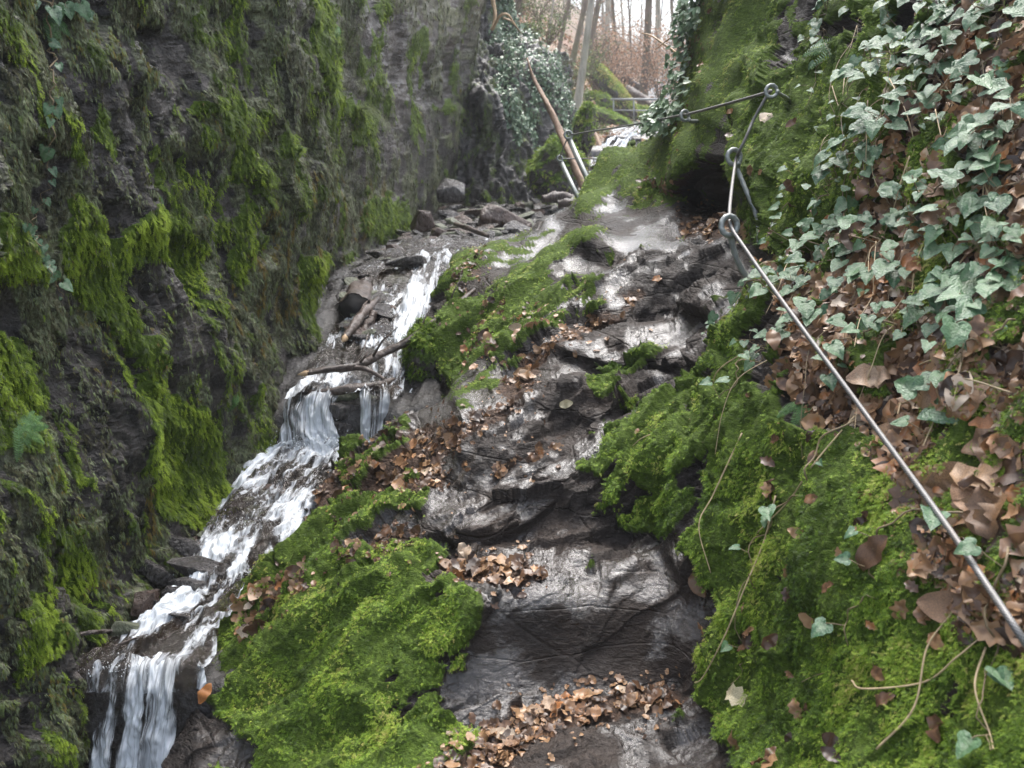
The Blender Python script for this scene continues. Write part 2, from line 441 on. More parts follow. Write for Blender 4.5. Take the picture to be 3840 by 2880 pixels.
MOSS = Region([
 [(205,700),(226,640),(240,600),(300,545),(345,512),(435,500),(440,515),(395,525),(350,560),(345,575),(400,548),(440,545),(445,560),(430,580),(470,592),(488,606),(468,660),(440,705),(450,735),(482,742),(470,768),(460,930),(230,930),(262,748),(232,728)],
 [(452,402),(450,345),(465,320),(500,290),(540,260),(548,245),(575,232),(600,238),(612,248),(600,270),(572,285),(600,290),(625,300),(600,315),(570,330),(545,352),(505,378),(480,400),(460,410)],
 [(440,300),(455,270),(500,250),(540,235),(530,255),(480,285),(460,310)],
 [(570,205),(600,168),(640,138),(700,120),(660,100),(700,50),(718,-20),(765,-20),(800,0),(785,60),(760,110),(715,160),(700,185),(700,212),(640,216),(620,195),(595,215),(585,225)],
 [(740,110),(780,85),(830,60),(890,40),(930,120),(900,190),(850,230),(800,262),(760,246),(735,200),(742,150)],
 [(760,240),(775,270),(750,300),(735,330),(700,365),(665,392),(640,425),(600,455),(560,490),(555,515),(640,540),(680,545),(700,560),(712,600),(700,690),(740,768),(760,930),(1330,930),(1330,570),(1000,570),(940,520),(930,470),(860,440),(790,425),(770,380),(755,340),(790,300)],
 [(380,465),(400,435),(425,430),(410,450),(385,475),(350,480)], [(345,500),(350,470),(375,455),(390,460),(370,490)],
 [(950,350),(1000,345),(1010,420),(960,425)], [(590,395),(640,350),(660,340),(640,385),(605,410)], [(585,300),(615,285),(620,300),(590,325)],
], 3)
MOSSGAP = Region([[(789,16),(816,10),(820,45),(806,66),(793,74),(786,50)], [(690,180),(735,160),(745,200),(740,215),(700,218),(685,205)], [(395,532),(440,512),(438,530),(400,545)],
 [(700,180),(740,120),(748,130),(738,170),(720,195)]], 2)
LITT = Region([
 [(770,260),(800,235),(850,215),(890,170),(905,80),(960,10),(1024,-20),(1330,-150),(1330,580),(1040,650),(975,640),(950,560),(915,500),(880,440),(820,425),(785,380),(800,330),(775,290)],
 [(455,768),(488,735),(550,700),(670,685),(700,697),(640,715),(565,728),(525,768),(500,930),(420,930)],
 [(434,560),(470,552),(560,572),(540,578),(500,588),(450,590)],
 [(308,520),(328,492),(375,466),(400,445),(450,420),(520,402),(545,400),(500,425),(468,440),(450,470),(445,500),(350,515)],
 [(242,622),(275,590),(320,575),(332,590),(290,612),(262,652),(245,650)], [(341,572),(360,552),(400,535),(425,530),(425,540),(368,578),(345,582)],
 [(465,345),(500,318),(525,322),(480,355)], [(470,365),(500,345),(510,350),(480,385)], [(495,395),(540,360),(575,335),(640,290),(645,300),(590,345),(545,375),(510,405)],
 [(445,312),(462,280),(482,262),(500,265),(470,300),(455,325)],
 [(640,202),(690,172),(702,180),(662,210)], [(650,224),(740,217),(765,232),(745,243),(700,238)], [(655,112),(690,40),(705,-20),(722,-20),(712,40),(695,90),(700,125),(670,130)],
 [(520,330),(555,310),(560,318),(530,340)],
 [(475,470),(560,440),(600,430),(560,450),(500,478)],
], 2)
wx = 7 * fbm(P * 9, 3) + 3.0 * noise(P * 55); wy = 7 * fbm(P * 9 + 50, 3) + 3.0 * noise(P * 55 + 9)
mossm = MOSS(gx + wx, gy + wy) * (1 - MOSSGAP(gx + wx, gy + wy))
litm = LITT(gx + wx, gy + wy)
mossn = 0.5 * fbm(P * 8 + 31, 4) + 0.8 * fbm(frame_coords(P, (0.74, 0.22, 0.64), 2.2, 9.0) + 12, 4, 0.6)
bank = Region([[(800,-150),(800,60),(820,150),(790,250),(800,330),(900,420),(960,540),(1024,640),(1330,700),(1330,-150)]], 6)(gx, gy)
bankn = fbm(P * 4.5 + 70, 4)
mossm = np.maximum(mossm, bank * sstep(bankn, -0.05, 0.15) * 0.9)
BARE = Region([[(555,450),(600,425),(650,385),(700,350),(735,345),(725,400),(740,470),(725,560),(690,590),(640,548),(560,520)], [(560,268),(625,262),(625,330),(560,330)], [(395,660),(470,600),(490,640),(440,740),(390,740)]], 5)(gx, gy)
SHO = Region([[(440,310),(500,250),(600,225),(620,300),(560,350),(480,410),(445,400)]], 5)(gx, gy)
mossm = sstep(mossm - 0.27 * BARE - 0.06 * SHO + (0.62 + 0.35 * BARE + 0.45 * SHO) * mossn, 0.40, 0.60)
litm = litm * (1 - 0.75 * bank * sstep(bankn, -0.05, 0.15))
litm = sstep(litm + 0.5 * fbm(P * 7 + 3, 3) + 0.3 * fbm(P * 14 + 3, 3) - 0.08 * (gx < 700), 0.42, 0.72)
# foliation: ridges that run up to the right
D = (0.74, 0.22, 0.64)
Q = P + 0.05 * np.stack([fbm(P * 4, 3), fbm(P * 4 + 7, 3), fbm(P * 4 + 13, 3)], -1)
r1 = ridged(frame_coords(Q, D, 1.1, 5.0), 3, 0.5)
r2 = fbm(frame_coords(Q, D, 5, 17.0) + 40, 4, 0.55)
big = fbm(P * 1.6 + 5, 3)
cell = np.maximum(np.linalg.norm(np.gradient(P, axis=0), axis=-1), np.linalg.norm(np.gradient(P, axis=1), axis=-1))
damp = np.clip(0.012 / cell, 0.12, 1); damp2 = np.clip(0.03 / cell, 0.25, 1)
fine = fbm(P * 70, 3, 0.6) * damp
near = np.clip(YY / 3.0, 0.5, 1.7)
rockm = 1 - np.maximum(mossm, litm)
face = Region([[(490,600),(560,590),(640,580),(670,560),(700,600),(680,680),(570,692),(450,700),(470,650)]], 3)(gx, gy)   # the smooth dark riser
relief = 1 - 0.8 * face
disp = (0.016 * r1 * relief * damp2 + 0.006 * r2 * (1 - 0.6 * face) * damp + 0.04 * big * relief) * near
disp += np.where(mossm > 0, mossm * (0.006 * fbm(P * 28, 3) + 0.008 * fbm(P * 11 + 8, 2) + 0.004), 0)
# chipped, stepped slate on bare rock
stp = frame_coords(Q, D, 3.0, 14.0) + 3
s1 = noise(stp) * 3.2
disp += rockm * relief * damp * 0.007 * (np.floor(s1) + sstep(s1 - np.floor(s1), 0.72, 1.0) - s1) * near
disp += 0.0012 * fine * (0.5 + rockm)
disp += litm * 0.012 * fbm(P * 22 + 4, 3)
Qf = Q + 0.02 * np.stack([noise(P * 14), noise(P * 14 + 5), noise(P * 14 + 9)], -1)
Qf = P + 0.03 * np.stack([fbm(P * 3, 2), fbm(P * 3 + 5, 2), fbm(P * 3 + 9, 2)], -1)
f1 = facets(frame_coords(Qf, D, 1.4, 3.6)); f2 = facets(frame_coords(Qf, D, 3.0, 11.0) + 30, 3); f3 = facets(frame_coords(Qf, D, 8.0, 27.0) + 70, 9)
disp += relief * (1 - 0.7 * litm) * (0.058 * f1 * damp2 * (1 - 0.3 * mossm) + rockm * damp * (0.022 * f2 + 0.007 * f3)) * near * 0.9
r1b = ridged(frame_coords(Q + 0.06 * fbm(P * 5, 2)[..., None], D, 0.7, 3.6) + 60, 3, 0.5)
disp += mossm * (0.048 * (r1b - 0.4) * near * (1 + 0.5 * sstep(YY, 3.8, 5.5)) + damp2 * 0.020 * r1)
sm = sstep(damp, 0.4, 0.95)
disp = disp * sm + blur2(disp, 4, 2) * (1 - sm)
SP_ = P + NB * disp[..., None]
NS = grid_normals(SP_)
nz_ = blur2(NS[..., 2], 2)
wetn = sstep(0.75 * fbm(P * 2.6 + 77, 5, 0.6) + 1.3 * (nz_ - 0.60) - 0.34 * sstep(YY, 4.3, 5.5) + 0.3 * noise(P * 12), -0.08, 0.28) * rockm
inside = inpoly(OUT, gx + 0.5 * wx, gy + 0.5 * wy)
def shell(name, P, inside, mat, attrs, back=(0.0, 0.6, -0.7)):
    """surface of the grid points inside an outline, its rim carried back and down"""
    h, w = inside.shape
    q = inside[:-1, :-1] & inside[1:, :-1] & inside[:-1, 1:] & inside[1:, 1:]
    j, i = np.nonzero(q); b = j * w + i
    f = np.stack([b, b + w, b + w + 1, b + 1], 1)
    e = np.concatenate([f[:, [0, 1]], f[:, [1, 2]], f[:, [2, 3]], f[:, [3, 0]]])
    key = np.sort(e, 1); key = key[:, 0].astype(np.int64) * (h * w) + key[:, 1]
    u, idx, cnt = np.unique(key, return_index=True, return_counts=True)
    be = e[idx[cnt == 1]]
    bv = np.unique(be)
    used = np.unique(f)
    remap = np.full(h * w, -1); remap[used] = np.arange(len(used))
    v = P.reshape(-1, 3)[used]; f = remap[f]
    A = {k: a.reshape(h * w, -1)[used] for k, a in attrs.items()}
    cur = remap[bv]; sk = {}
    be = remap[be]; prev = be
    lut = np.zeros(len(used), int)
    basev = v[cur]; nv = [v]; nf = [f]; off = len(v)
    bk = np.array(back); last = None
    for s, (a, c) in enumerate(((0.06, 0.03), (0.25, 0.3), (0.6, 0.75), (1.0, 1.0))):
        L = basev + np.stack([bk[0] * c + 0 * basev[:, 0], bk[1] * a + 0 * basev[:, 0], bk[2] * c + 0 * basev[:, 0]], 1) + 0.02 * RS.normal(size=basev.shape) * (s > 0)
        nv.append(L)
        l2 = np.zeros(len(used), int); l2[cur] = off + np.arange(len(cur))
        p0 = be if last is None else np.stack([last[be[:, 0]], last[be[:, 1]]], 1)
        p1 = np.stack([l2[be[:, 0]], l2[be[:, 1]]], 1)
        nf.append(np.stack([p0[:, 1], p0[:, 0], p1[:, 0], p1[:, 1]], 1))
        last = l2; off += len(cur)
        for k in A: A[k] = np.concatenate([A[k], A[k][cur]])
    for k in A:
        if A[k].shape[1] == 1: A[k] = A[k][:, 0]
    return mesh_np(name, np.concatenate(nv), np.concatenate(nf), mat, A)
slope = shell('rock_slope', SP_, inside, M['slope'], {'masks': np.stack([mossm, litm, big], -1), 'wet': wetn})
setp(slope, kind='structure')

def place(px, py):
    """surface point and normal of the slope at a picture position"""
    i = int(np.clip(np.searchsorted(xs, px), 1, len(xs) - 2)); j = int(np.clip(np.searchsorted(ys, py), 1, len(ys) - 2))
    return Vector(SP_[j, i].tolist()), Vector(NBc[j, i].tolist())
NBc = blur2(NS, 4); NBc /= np.linalg.norm(NBc, axis=-1)[..., None]

# ================================================================== THE LEFT WALL
wpx = np.concatenate([np.arange(-300, -6, 5), np.arange(-6, 437, 1.2)])
Yw = 1.2 * F / (512 - wpx)
Yw = np.concatenate([Yw[Yw < 14.2], np.linspace(14.22, 15.8, 40)])
tw = np.concatenate([np.arange(-0.95, 0.24, 0.00145), np.arange(0.24, 0.6, 0.01)])
XB = np.interp(Yw, [1, 2.7, 3.55, 4.1, 4.4, 4.5, 5.4, 6.8, 9, 12, 14.2, 14.45, 15.1, 15.8], [-1.72, -1.60, -1.47, -1.42, -1.34, -1.28, -1.19, -1.36, -1.27, -1.20, -0.98, -1.02, -1.9, -3.2])
GY, GT = np.meshgrid(Yw, tw)
GZ = GT * GY
GX = np.repeat(XB[None], len(tw), 0) + 0.17 * (GY / 14) ** 2 * np.clip(GZ + 0.9, 0, 3) - 0.05 * np.clip(1.2 - np.abs(GZ), 0, 1) * np.clip(4 - GY, 0, 1)
WP = np.stack([GX, GY, GZ], -1)
qx, qy = proj(WP)
SY = np.where(GY < 3, GY, 3 + (1 - (3 / np.maximum(GY, 3)) ** 0.7) * 3 / 0.7)       # strand width grows with distance along the wall
ZS = GZ * (3 / np.maximum(GY, 3)) ** 0.6
SY = SY + 0.5 * np.clip(-1.0 - GX, 0, 3) * (GY > 14.1)
sh = np.stack([ZS * 0.35, SY, ZS], -1); sh[..., 1] += 0.16 * ZS
WQ = np.stack([GX, SY, ZS], -1)
flute = ridged(np.stack([0 * GY, sh[..., 1] * 3.2, ZS * 0.8], -1) + 0.35 * fbm(WQ * 2.0, 3)[..., None], 3)
strand = fbm(np.stack([0 * GY, sh[..., 1] * 9, ZS * 2.2], -1) + 0.5 * fbm(WQ * 5, 2)[..., None], 4, 0.6)
drip = ridged(np.stack([0 * GY, sh[..., 1] * 21 + 3, ZS * 5.0], -1) + 0.6 * fbm(WQ * 9, 2)[..., None], 2)
bigw = fbm(WP * 1.5 + 11, 3)
blk = noise(frame_coords(WQ, (0.2, -0.5, -0.8), 1.0, 3.0) + 21) * 3
blk = np.floor(blk) + sstep(blk - np.floor(blk), 0.8, 1.0)
scw = np.clip(GY / 3.2, 0.8, 2.6)
WMOSS = Region([
 [(296,-30),(325,-30),(340,60),(348,115),(335,112),(322,108),(305,55)],
 [(176,107),(196,88),(208,92),(232,134),(266,172),(274,206),(262,200),(248,185),(230,175),(222,150),(200,130),(200,112)],
 [(125,204),(180,208),(202,250),(198,290),(190,308),(176,296),(162,262),(150,255),(118,272),(96,250),(110,225)],
 [(53,185),(85,217),(108,262),(125,300),(152,374),(140,366),(112,333),(70,288),(50,232)],
 [(-40,208),(16,232),(44,296),(28,280),(-40,262)],
 [(139,365),(165,390),(195,417),(216,450),(218,500),(190,525),(160,520),(140,480),(128,430)],
 [(365,199),(402,199),(415,226),(392,242),(360,232)],
 [(238,199),(260,208),(250,278),(236,296),(230,260)], [(300,254),(328,258),(324,361),(305,324)], [(370,-20),(380,-20),(382,80),(378,120)],
 [(345,100),(372,108),(374,140),(350,150)], [(-40,330),(30,340),(45,400),(30,450),(-40,440)], [(70,495),(85,600),(75,650),(60,600)], [(170,400),(200,420),(190,520),(160,500)],
 [(0,600),(30,590),(40,640),(10,680)], [(205,500),(220,510),(212,560),(196,560)],
], 2)
wwx = 6 * fbm(WP * 6, 3) + 3 * noise(WP * 40); wwy = 9 * fbm(WP * 6 + 50, 3) + 4 * noise(WP * 40 + 7)
wm = WMOSS(qx + wwx, qy + wwy)
wm = sstep(wm + 0.20 * fbm(sh * np.array([1, 14, 4.0]), 3), 0.42, 0.62)
sp = sstep(fbm(np.stack([GX * 0, sh[..., 1] * 9, ZS * 2.2], -1) + 60, 4, 0.6) + 0.30 * fbm(WP * 1.3 + 90, 2), 0.34, 0.62)
thin = sstep(ridged(np.stack([0 * GY, sh[..., 1] * 5.5 + 9, ZS * 0.55], -1) + 0.25 * fbm(WQ * 3, 3)[..., None], 2) + 0.5 * fbm(WQ * 7 + 5, 3), 1.15, 1.5)
wm = np.maximum(wm, np.maximum(sp * 0.6, thin * 0.85))
lich = sstep(0.8 * strand + 0.25 * flute + 0.45 * (drip - 0.5) + 0.7 * fbm(WP * 1.2 + 4, 3) + 0.5 * fbm(WQ * 14, 3) + 0.45 * fbm(np.stack([0 * GY, sh[..., 1] * 26, ZS * 2.5], -1), 3), -0.1, 0.5)
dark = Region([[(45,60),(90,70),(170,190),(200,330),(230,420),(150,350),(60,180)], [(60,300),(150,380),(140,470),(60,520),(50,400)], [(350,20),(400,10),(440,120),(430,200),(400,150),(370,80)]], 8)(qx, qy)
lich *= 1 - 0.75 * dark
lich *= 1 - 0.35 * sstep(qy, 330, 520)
ochr = Region([[(270,170),(390,170),(400,240),(340,280),(290,330),(230,420),(190,400),(230,280)], [(128,480),(150,450),(160,560),(140,580)]], 8)(qx, qy) * sstep(fbm(np.stack([GX * 0, SY * 22, ZS * 4], -1), 3), 0.0, 0.6) * 0.75
def wfac(sc, off, seed):
    return facets(np.stack([WQ[..., 0] * sc, sh[..., 1] * sc, ZS * sc * 0.45], -1) + off, seed)
wd = 0.10 * bigw + 0.016 * blk + 0.030 * flute + 0.034 * wfac(2.6, 3, 1) + 0.022 * wfac(7.5, 20, 5) + 0.009 * wfac(19, 50, 8) + 0.020 * strand + 0.009 * drip * (0.4 + sstep(strand, -0.4, 0.3)) + 0.004 * fbm(WQ * np.array([40, 40, 22.]), 3, 0.6) - 0.015
wd *= np.clip(5.0 / GY, 0.5, 1)
HOL = Region([[(380,15),(400,10),(405,60),(398,95),(384,80)], [(446,46),(466,40),(470,80),(462,110),(448,95)], [(420,60),(436,70),(432,110),(418,100)], [(176,228),(198,245),(196,296),(172,290),(166,255)], [(262,205),(276,215),(272,260),(262,250)], [(120,20),(165,30),(168,75),(130,70)], [(0,130),(22,140),(28,195),(0,200)]], 3)(qx + wwx, qy + wwy)
wd -= 0.16 * HOL * np.clip(5.0 / GY, 0.6, 1.0) * 0.8
lich *= 1 - 0.8 * HOL
wd += 0.022 * wm * np.clip(scw, 1, 1.5) * (0.7 + 0.6 * fbm(WP * 14, 3))
WD = WP.copy(); WD[..., 0] += wd
nwc = len(Yw)
jj, ii = np.meshgrid(np.arange(len(tw) - 1), np.arange(nwc - 1), indexing='ij')
b = (jj * nwc + ii).ravel()
wf = np.stack([b, b + 1, b + nwc + 1, b + nwc], 1)
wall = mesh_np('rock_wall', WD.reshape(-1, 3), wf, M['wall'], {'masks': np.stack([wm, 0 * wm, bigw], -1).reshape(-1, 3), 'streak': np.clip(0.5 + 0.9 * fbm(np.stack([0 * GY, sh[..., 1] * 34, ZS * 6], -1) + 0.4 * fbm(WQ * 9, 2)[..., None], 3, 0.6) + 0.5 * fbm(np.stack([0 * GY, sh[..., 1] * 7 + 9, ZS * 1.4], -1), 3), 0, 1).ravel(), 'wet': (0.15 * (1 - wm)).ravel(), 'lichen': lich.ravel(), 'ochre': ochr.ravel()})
setp(wall, kind='structure')

# ================================================================== GROUND (stream bed, valley floor, far hillsides)
Z_Y = [0.4, 2.5, 2.66, 2.72, 3.4, 3.7, 4.0, 4.4, 4.5, 4.8, 5.2, 6, 6.8, 8, 13, 19, 20, 21.5, 24, 32, 45, 80, 120, 170, 260]
Z_Z = [-2.7, -2.6, -2.5, -1.82, -1.79, -1.72, -1.68, -1.62, -1.34, -1.25, -1.15, -1.02, -0.93, -0.92, -0.92, -0.62, -0.45, 0.3, 0.45, 0.75, 1.9, 5.2, 9, 13, 16]
def axis_x(Y): return np.interp(Y, [0, 6, 14, 22, 30, 60, 120, 260], [-0.6, -0.4, 1.2, 2.9, 4.3, 9.5, 20, 45])
def ground_z(x, Y):
    z = np.interp(Y, Z_Y, Z_Z)
    d = x - axis_x(Y)
    far = sstep(Y, 15, 24)
    left = np.clip(-d - 1.2, 0, 60); right = np.clip(d - 1.6 - 0.02 * Y, 0, 60)
    z = z + far * (0.72 * left * (1 - 0.004 * left) + 0.42 * right * (1 - 0.004 * right))
    return z
Yg = np.concatenate([np.geomspace(0.6, 26, 620), np.geomspace(26.3, 260, 170)])
ug = np.linspace(-1.0, 1.0, 620)
ug = np.sign(ug) * np.abs(ug) ** 1.15 * 0.95
GU, GG = np.meshgrid(ug, Yg)
X_ = GU * GG
Zg = ground_z(X_, GG)
GP = np.stack([X_, GG, Zg], -1)
nearb = 1 - sstep(GG, 14, 22)
slab = noise(GP * np.array([5, 3.2, 1]) + 4) * 3
slab = np.floor(slab) + sstep(slab - np.floor(slab), 0.75, 1)
GP[..., 2] += nearb * (0.035 * fbm(GP * 4, 4) + 0.02 * slab + 0.006 * fbm(GP * 30, 3)) + (1 - nearb) * (0.35 * fbm(GP * 0.22, 4) + 0.08 * fbm(GP * 1.3, 3) + 0.03 * fbm(GP * 5, 2))
ngc = len(ug)
jj, ii = np.meshgrid(np.arange(len(Yg) - 1), np.arange(ngc - 1), indexing='ij')
b = (jj * ngc + ii).ravel()
gf = np.stack([b, b + 1, b + ngc + 1, b + ngc], 1)
far_l = sstep(GG + 2 * fbm(GP * 0.6, 3), 13, 19) * sstep(np.abs(X_ - axis_x(GG)) + 1.0 * fbm(GP * 0.8, 3), 0.5, 1.3)
farmoss = 0.5 * far_l * sstep(fbm(GP * 0.5 + 3, 3), 0.05, 0.4)
def mat_ground():
    n = N('stream_bed'); p = n.pos()
    lf = n.attr('leafy', 'f'); ms = n.attr('mossy', 'f')
    a = n.noise(n.mapping(p, (1, 1, 1)), 9, 6, 0.65); b = n.noise(p, 55, 5, 0.65)
    rock = n.ramp(a, [(0.3, (0.012, 0.011, 0.010)), (0.5, (0.035, 0.032, 0.030)), (0.7, (0.085, 0.08, 0.078))])
    v = n.n('ShaderNodeTexVoronoi'); n.link(p, v.inputs['Vector']); v.inputs['Scale'].default_value = 9
    leaf = n.mix(n.ramp(b, [(0.3, 0.0), (0.7, 1.0)]), (0.13, 0.075, 0.05), (0.40, 0.27, 0.20))
    leaf = n.mix(n.math('MULTIPLY', v.outputs['Distance'], 0.6), leaf, (0.26, 0.14, 0.09))
    leaf = n.mix(n.ramp(n.noise(p, 0.9, 5, 0.65), [(0.42, 0.0), (0.6, 0.8)]), leaf, n.mix(b, (0.07, 0.075, 0.04), (0.17, 0.15, 0.09)))
    col = n.mix(lf, rock, leaf)
    col = n.mix(n.ramp(ms, [(0.3, 0.0), (0.7, 0.8)]), col, n.mix(b, (0.10, 0.13, 0.03), (0.22, 0.26, 0.06)))
    n.bsdf(Base_Color=col, Roughness=n.mix(lf, n.ramp(a, [(0.35, 0.12), (0.7, 0.4)]), (0.8, 0.8, 0.8)), Normal=n.bump(n.math('ADD', a, n.math('MULTIPLY', b, 0.5)), 0.7, 0.03))
    return n.m
M['ground'] = mat_ground()
ground = mesh_np('ground', GP.reshape(-1, 3), gf, M['ground'], {'leafy': far_l.ravel(), 'mossy': farmoss.ravel()})
setp(ground, kind='structure')
# (objects follow)

# ================================================================== SCATTER TOOLS
def unit(a): return a / (np.linalg.norm(a, axis=-1)[..., None] + 1e-9)
def scatter(name, mat, tv, tf, ttone, pos, nrm, size, tone, lean=0.5, down=1.0, spread=1.2, droop=0.0, gravity=(0, 0, -1), kind='stuff', uprand=0.3, smooth=False):
    """many small pieces in one mesh. Piece: grows along +x, its face towards +z"""
    n = len(pos); up = unit(nrm + uprand * RS.normal(size=(n, 3)))
    g = np.array(gravity, float)[None].repeat(n, 0) * down + spread * RS.normal(size=(n, 3)) * 0.6
    x = g - up * (g * up).sum(1)[:, None]; x = unit(x)
    x = unit(x + up * lean * (0.6 + 0.8 * RS.rand(n, 1))); y = unit(np.cross(up, x)); z = np.cross(x, y)
    k = RS.randint(0, len(tv), n)
    vs, fs, ts = [], [], []; off = 0
    for a in range(len(tv)):
        m = k == a
        if not m.any(): continue
        c = m.sum(); t = tv[a]
        v = pos[m][:, None] + size[m][:, None, None] * (t[None, :, 0:1] * x[m][:, None] + t[None, :, 1:2] * y[m][:, None] + t[None, :, 2:3] * z[m][:, None])
        f = tf[a][None] + (np.arange(c) * len(t))[:, None, None] + off
        off += c * len(t)
        vs.append(v.reshape(-1, 3)); fs.append(f.reshape(-1, f.shape[-1])); ts.append(np.clip(ttone[a][None] + tone[m][:, None], 0, 1).ravel())
    return mesh_np(name, np.concatenate(vs), np.concatenate(fs), mat, {'tone': np.concatenate(ts)}, smooth=smooth)
def frond_t(pairs, ln=1.0, w=0.34, seed=0):
    r = np.random.RandomState(seed); v, t = [], []
    def tri(a, b, c, ta, tb):
        v.extend([a, b, c]); t.extend([ta, ta, tb])
    for i in range(pairs):
        u = (i + 0.6) / (pairs + 0.6) * ln; wd = w * (1 - 0.55 * i / pairs) * (0.8 + 0.4 * r.rand())
        for s in (-1, 1):
            tri((u - 0.07, 0, 0.10 * u), (u + 0.10, 0, 0.10 * u), (u + wd * 0.75, s * wd, 0.10 * u - 0.05 + 0.08 * r.rand()), -0.12 + 0.12 * u, 0.08 + 0.12 * u)
    tri((ln * 0.75, -0.06, 0.1), (ln * 0.75, 0.06, 0.1), (ln * 1.12, 0, 0.02), 0.0, 0.25)
    return np.array(v, float), np.arange(len(v)).reshape(-1, 3), np.array(t)
MT = [frond_t(3, seed=i) for i in range(5)]
def pick(weight, count):
    w = weight.ravel().astype(float); c = np.cumsum(w); c /= c[-1]
    return np.minimum(np.searchsorted(c, RS.rand(count)), len(w) - 1)
infr = inside & (gx > 150) & (gx < 1190) & (gy > -30) & (gy < 800)
S3 = SP_.reshape(-1, 3); N3 = NS.reshape(-1, 3); NB3 = NBc.reshape(-1, 3); Y3 = YY.ravel()
cell_w = np.gradient(gx, axis=1) * np.gradient(gy, axis=0)

# moss on the slope: brighter, denser cushions alternate with dark thin felt
i = pick(infr * mossm ** 1.5 * cell_w * (0.2 + sstep(fbm(P * 6 + 3, 3), -0.3, 0.4)), 190000)
ton = 0.52 + 0.50 * fbm(S3[i] * 5 + 9, 3) + 0.18 * RS.normal(size=len(i)) + 0.10 * (NB3[i, 2] - 0.4) + 0.10 * sstep(Y3[i], 3.5, 6)
gap = sstep(fbm(S3[i] * 14 + 2, 3), -0.45, 0.1)
keep = RS.rand(len(i)) < 0.25 + 0.75 * gap
i, ton = i[keep], ton[keep] - 0.12 * (1 - gap[keep])
sz = (0.005 + 0.0029 * Y3[i]) * (0.45 + 1.0 * RS.rand(len(i)) ** 1.5)
o = scatter('moss_carpet', M['moss'], [a for a, _, _ in MT], [b for _, b, _ in MT], [c for _, _, c in MT], S3[i] + NB3[i] * (0.004 + 0.010 * RS.rand(len(i), 1)), NB3[i], sz, ton, lean=0.40, down=1.0, spread=1.3)
setp(o, 'bright green feathery moss carpeting the path rocks and right bank', 'moss', kind='stuff')
# hanging moss and lichen tufts on the left wall
W3 = WD.reshape(-1, 3); WN = grid_normals(WD); WN = blur2(WN, 3); WN = unit(WN).reshape(-1, 3)
wvis = (qx > -30) & (qx < 500) & (qy > -30) & (qy < 800)
def strand_t(seed):
    r = np.random.RandomState(seed); v, t = [], []
    for k in range(5):
        y0 = r.uniform(-0.3, 0.3); x0 = r.uniform(-0.2, 0.2); l = r.uniform(0.7, 1.6); w = r.uniform(0.05, 0.11)
        v += [(x0, y0 - w, 0.02), (x0, y0 + w, 0.02), (x0 + l, y0 + r.uniform(-0.2, 0.2), r.uniform(0.0, 0.15))]; q = r.uniform(-0.15, 0.1); t += [q, q, q + 0.12]
    return np.array(v), np.arange(len(v)).reshape(-1, 3), np.array(t)
ST = [strand_t(i) for i in range(6)]
i = pick(wvis * wm ** 1.5 * (0.3 + (strand > -0.1)), 80000)
ton = 0.70 + 0.45 * fbm(W3[i] * 4, 3) - 0.15 * (1 - wm.ravel()[i]) + 0.13 * RS.normal(size=len(i))
sz = (0.004 + 0.0034 * W3[i, 1]) * (0.6 + 0.9 * RS.rand(len(i)))
o = scatter('wall_moss', M['wallmoss'], [a * np.array([1.25, 0.8, 1]) for a, _, _ in MT], [b for _, b, _ in MT], [c for _, _, c in MT], W3[i] + WN[i] * 0.006, WN[i], sz, np.clip(ton, 0.35, 1), lean=0.35, down=2.0, spread=0.7)
setp(o, 'bright green moss cushions and streaks on the dark left rock wall', 'moss', kind='stuff')
i = pick(wvis * np.clip(lich + 0.5 * ochr, 0, 1.5) * (1 - 0.6 * wm) * (0.15 + sstep(strand + 0.4 * drip, -0.2, 0.7)), 105000)
oc = ochr.ravel()[i]
ton = 0.30 + 0.3 * fbm(W3[i] * 6, 2) + 0.17 * RS.normal(size=len(i)) + 0.25 * sstep(fbm(W3[i] * 3 + 40, 3), 0.1, 0.5)
sz = (0.005 + 0.0030 * W3[i, 1]) * (0.6 + 0.9 * RS.rand(len(i)))
o = scatter('wall_moss', M['wallstrand'], [a for a, _, _ in ST + MT[:3]], [b for _, b, _ in ST + MT[:3]], [c for _, _, c in ST + MT[:3]], W3[i] + WN[i] * 0.004, WN[i], sz, np.clip(np.where(oc > 0.4, 0.85 + 0.1 * ton, ton), 0.02, 1), lean=0.15, down=3.0, spread=0.35)
setp(o, 'dull grey-green and ochre strands hanging over the left rock wall', 'moss', kind='stuff')

# dead leaves
def leaf_t(kind, seed):
    r = np.random.RandomState(seed); out = []
    nseg = 7
    for s in range(nseg + 1):
        u = s / nseg
        w = 0.30 * math.sin(math.pi * min(1, u * 0.94 + 0.03)) ** 0.8
        if kind == 'oak': w *= 0.75 + 0.45 * (s % 2)
        out.append((u, w))
    c1, c2, fold = r.uniform(-0.6, 0.5), r.uniform(-0.4, 0.4), r.uniform(0.0, 0.42)
    v = []
    for u, w in out:
        zc = c1 * (u - 0.5) ** 2 + 0.05 * r.normal()
        for q in (-1, -0.5, 0, 0.5, 1):
            v.append((u - 0.5, q * w, zc + fold * abs(q) * w + c2 * q * w * (u - 0.5) + 0.022 * r.normal()))
    v = np.array(v); f = []
    for s in range(nseg):
        for q in range(4):
            a = s * 5 + q; f.append((a, a + 1, a + 6, a + 5))
    return v, np.array(f), 0.06 * r.normal(size=len(v))
LT = [leaf_t('beech', i) for i in range(6)] + [leaf_t('oak', 20 + i) for i in range(5)]
lw = infr * litm * cell_w * (YY ** 0.6)
i = pick(lw * (litm > 0.3), 5000)
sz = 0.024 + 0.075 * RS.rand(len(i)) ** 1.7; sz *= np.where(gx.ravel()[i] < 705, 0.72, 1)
ton = 0.46 + 0.28 * RS.normal(size=len(i)) - 0.15 * (gx.ravel()[i] < 705)
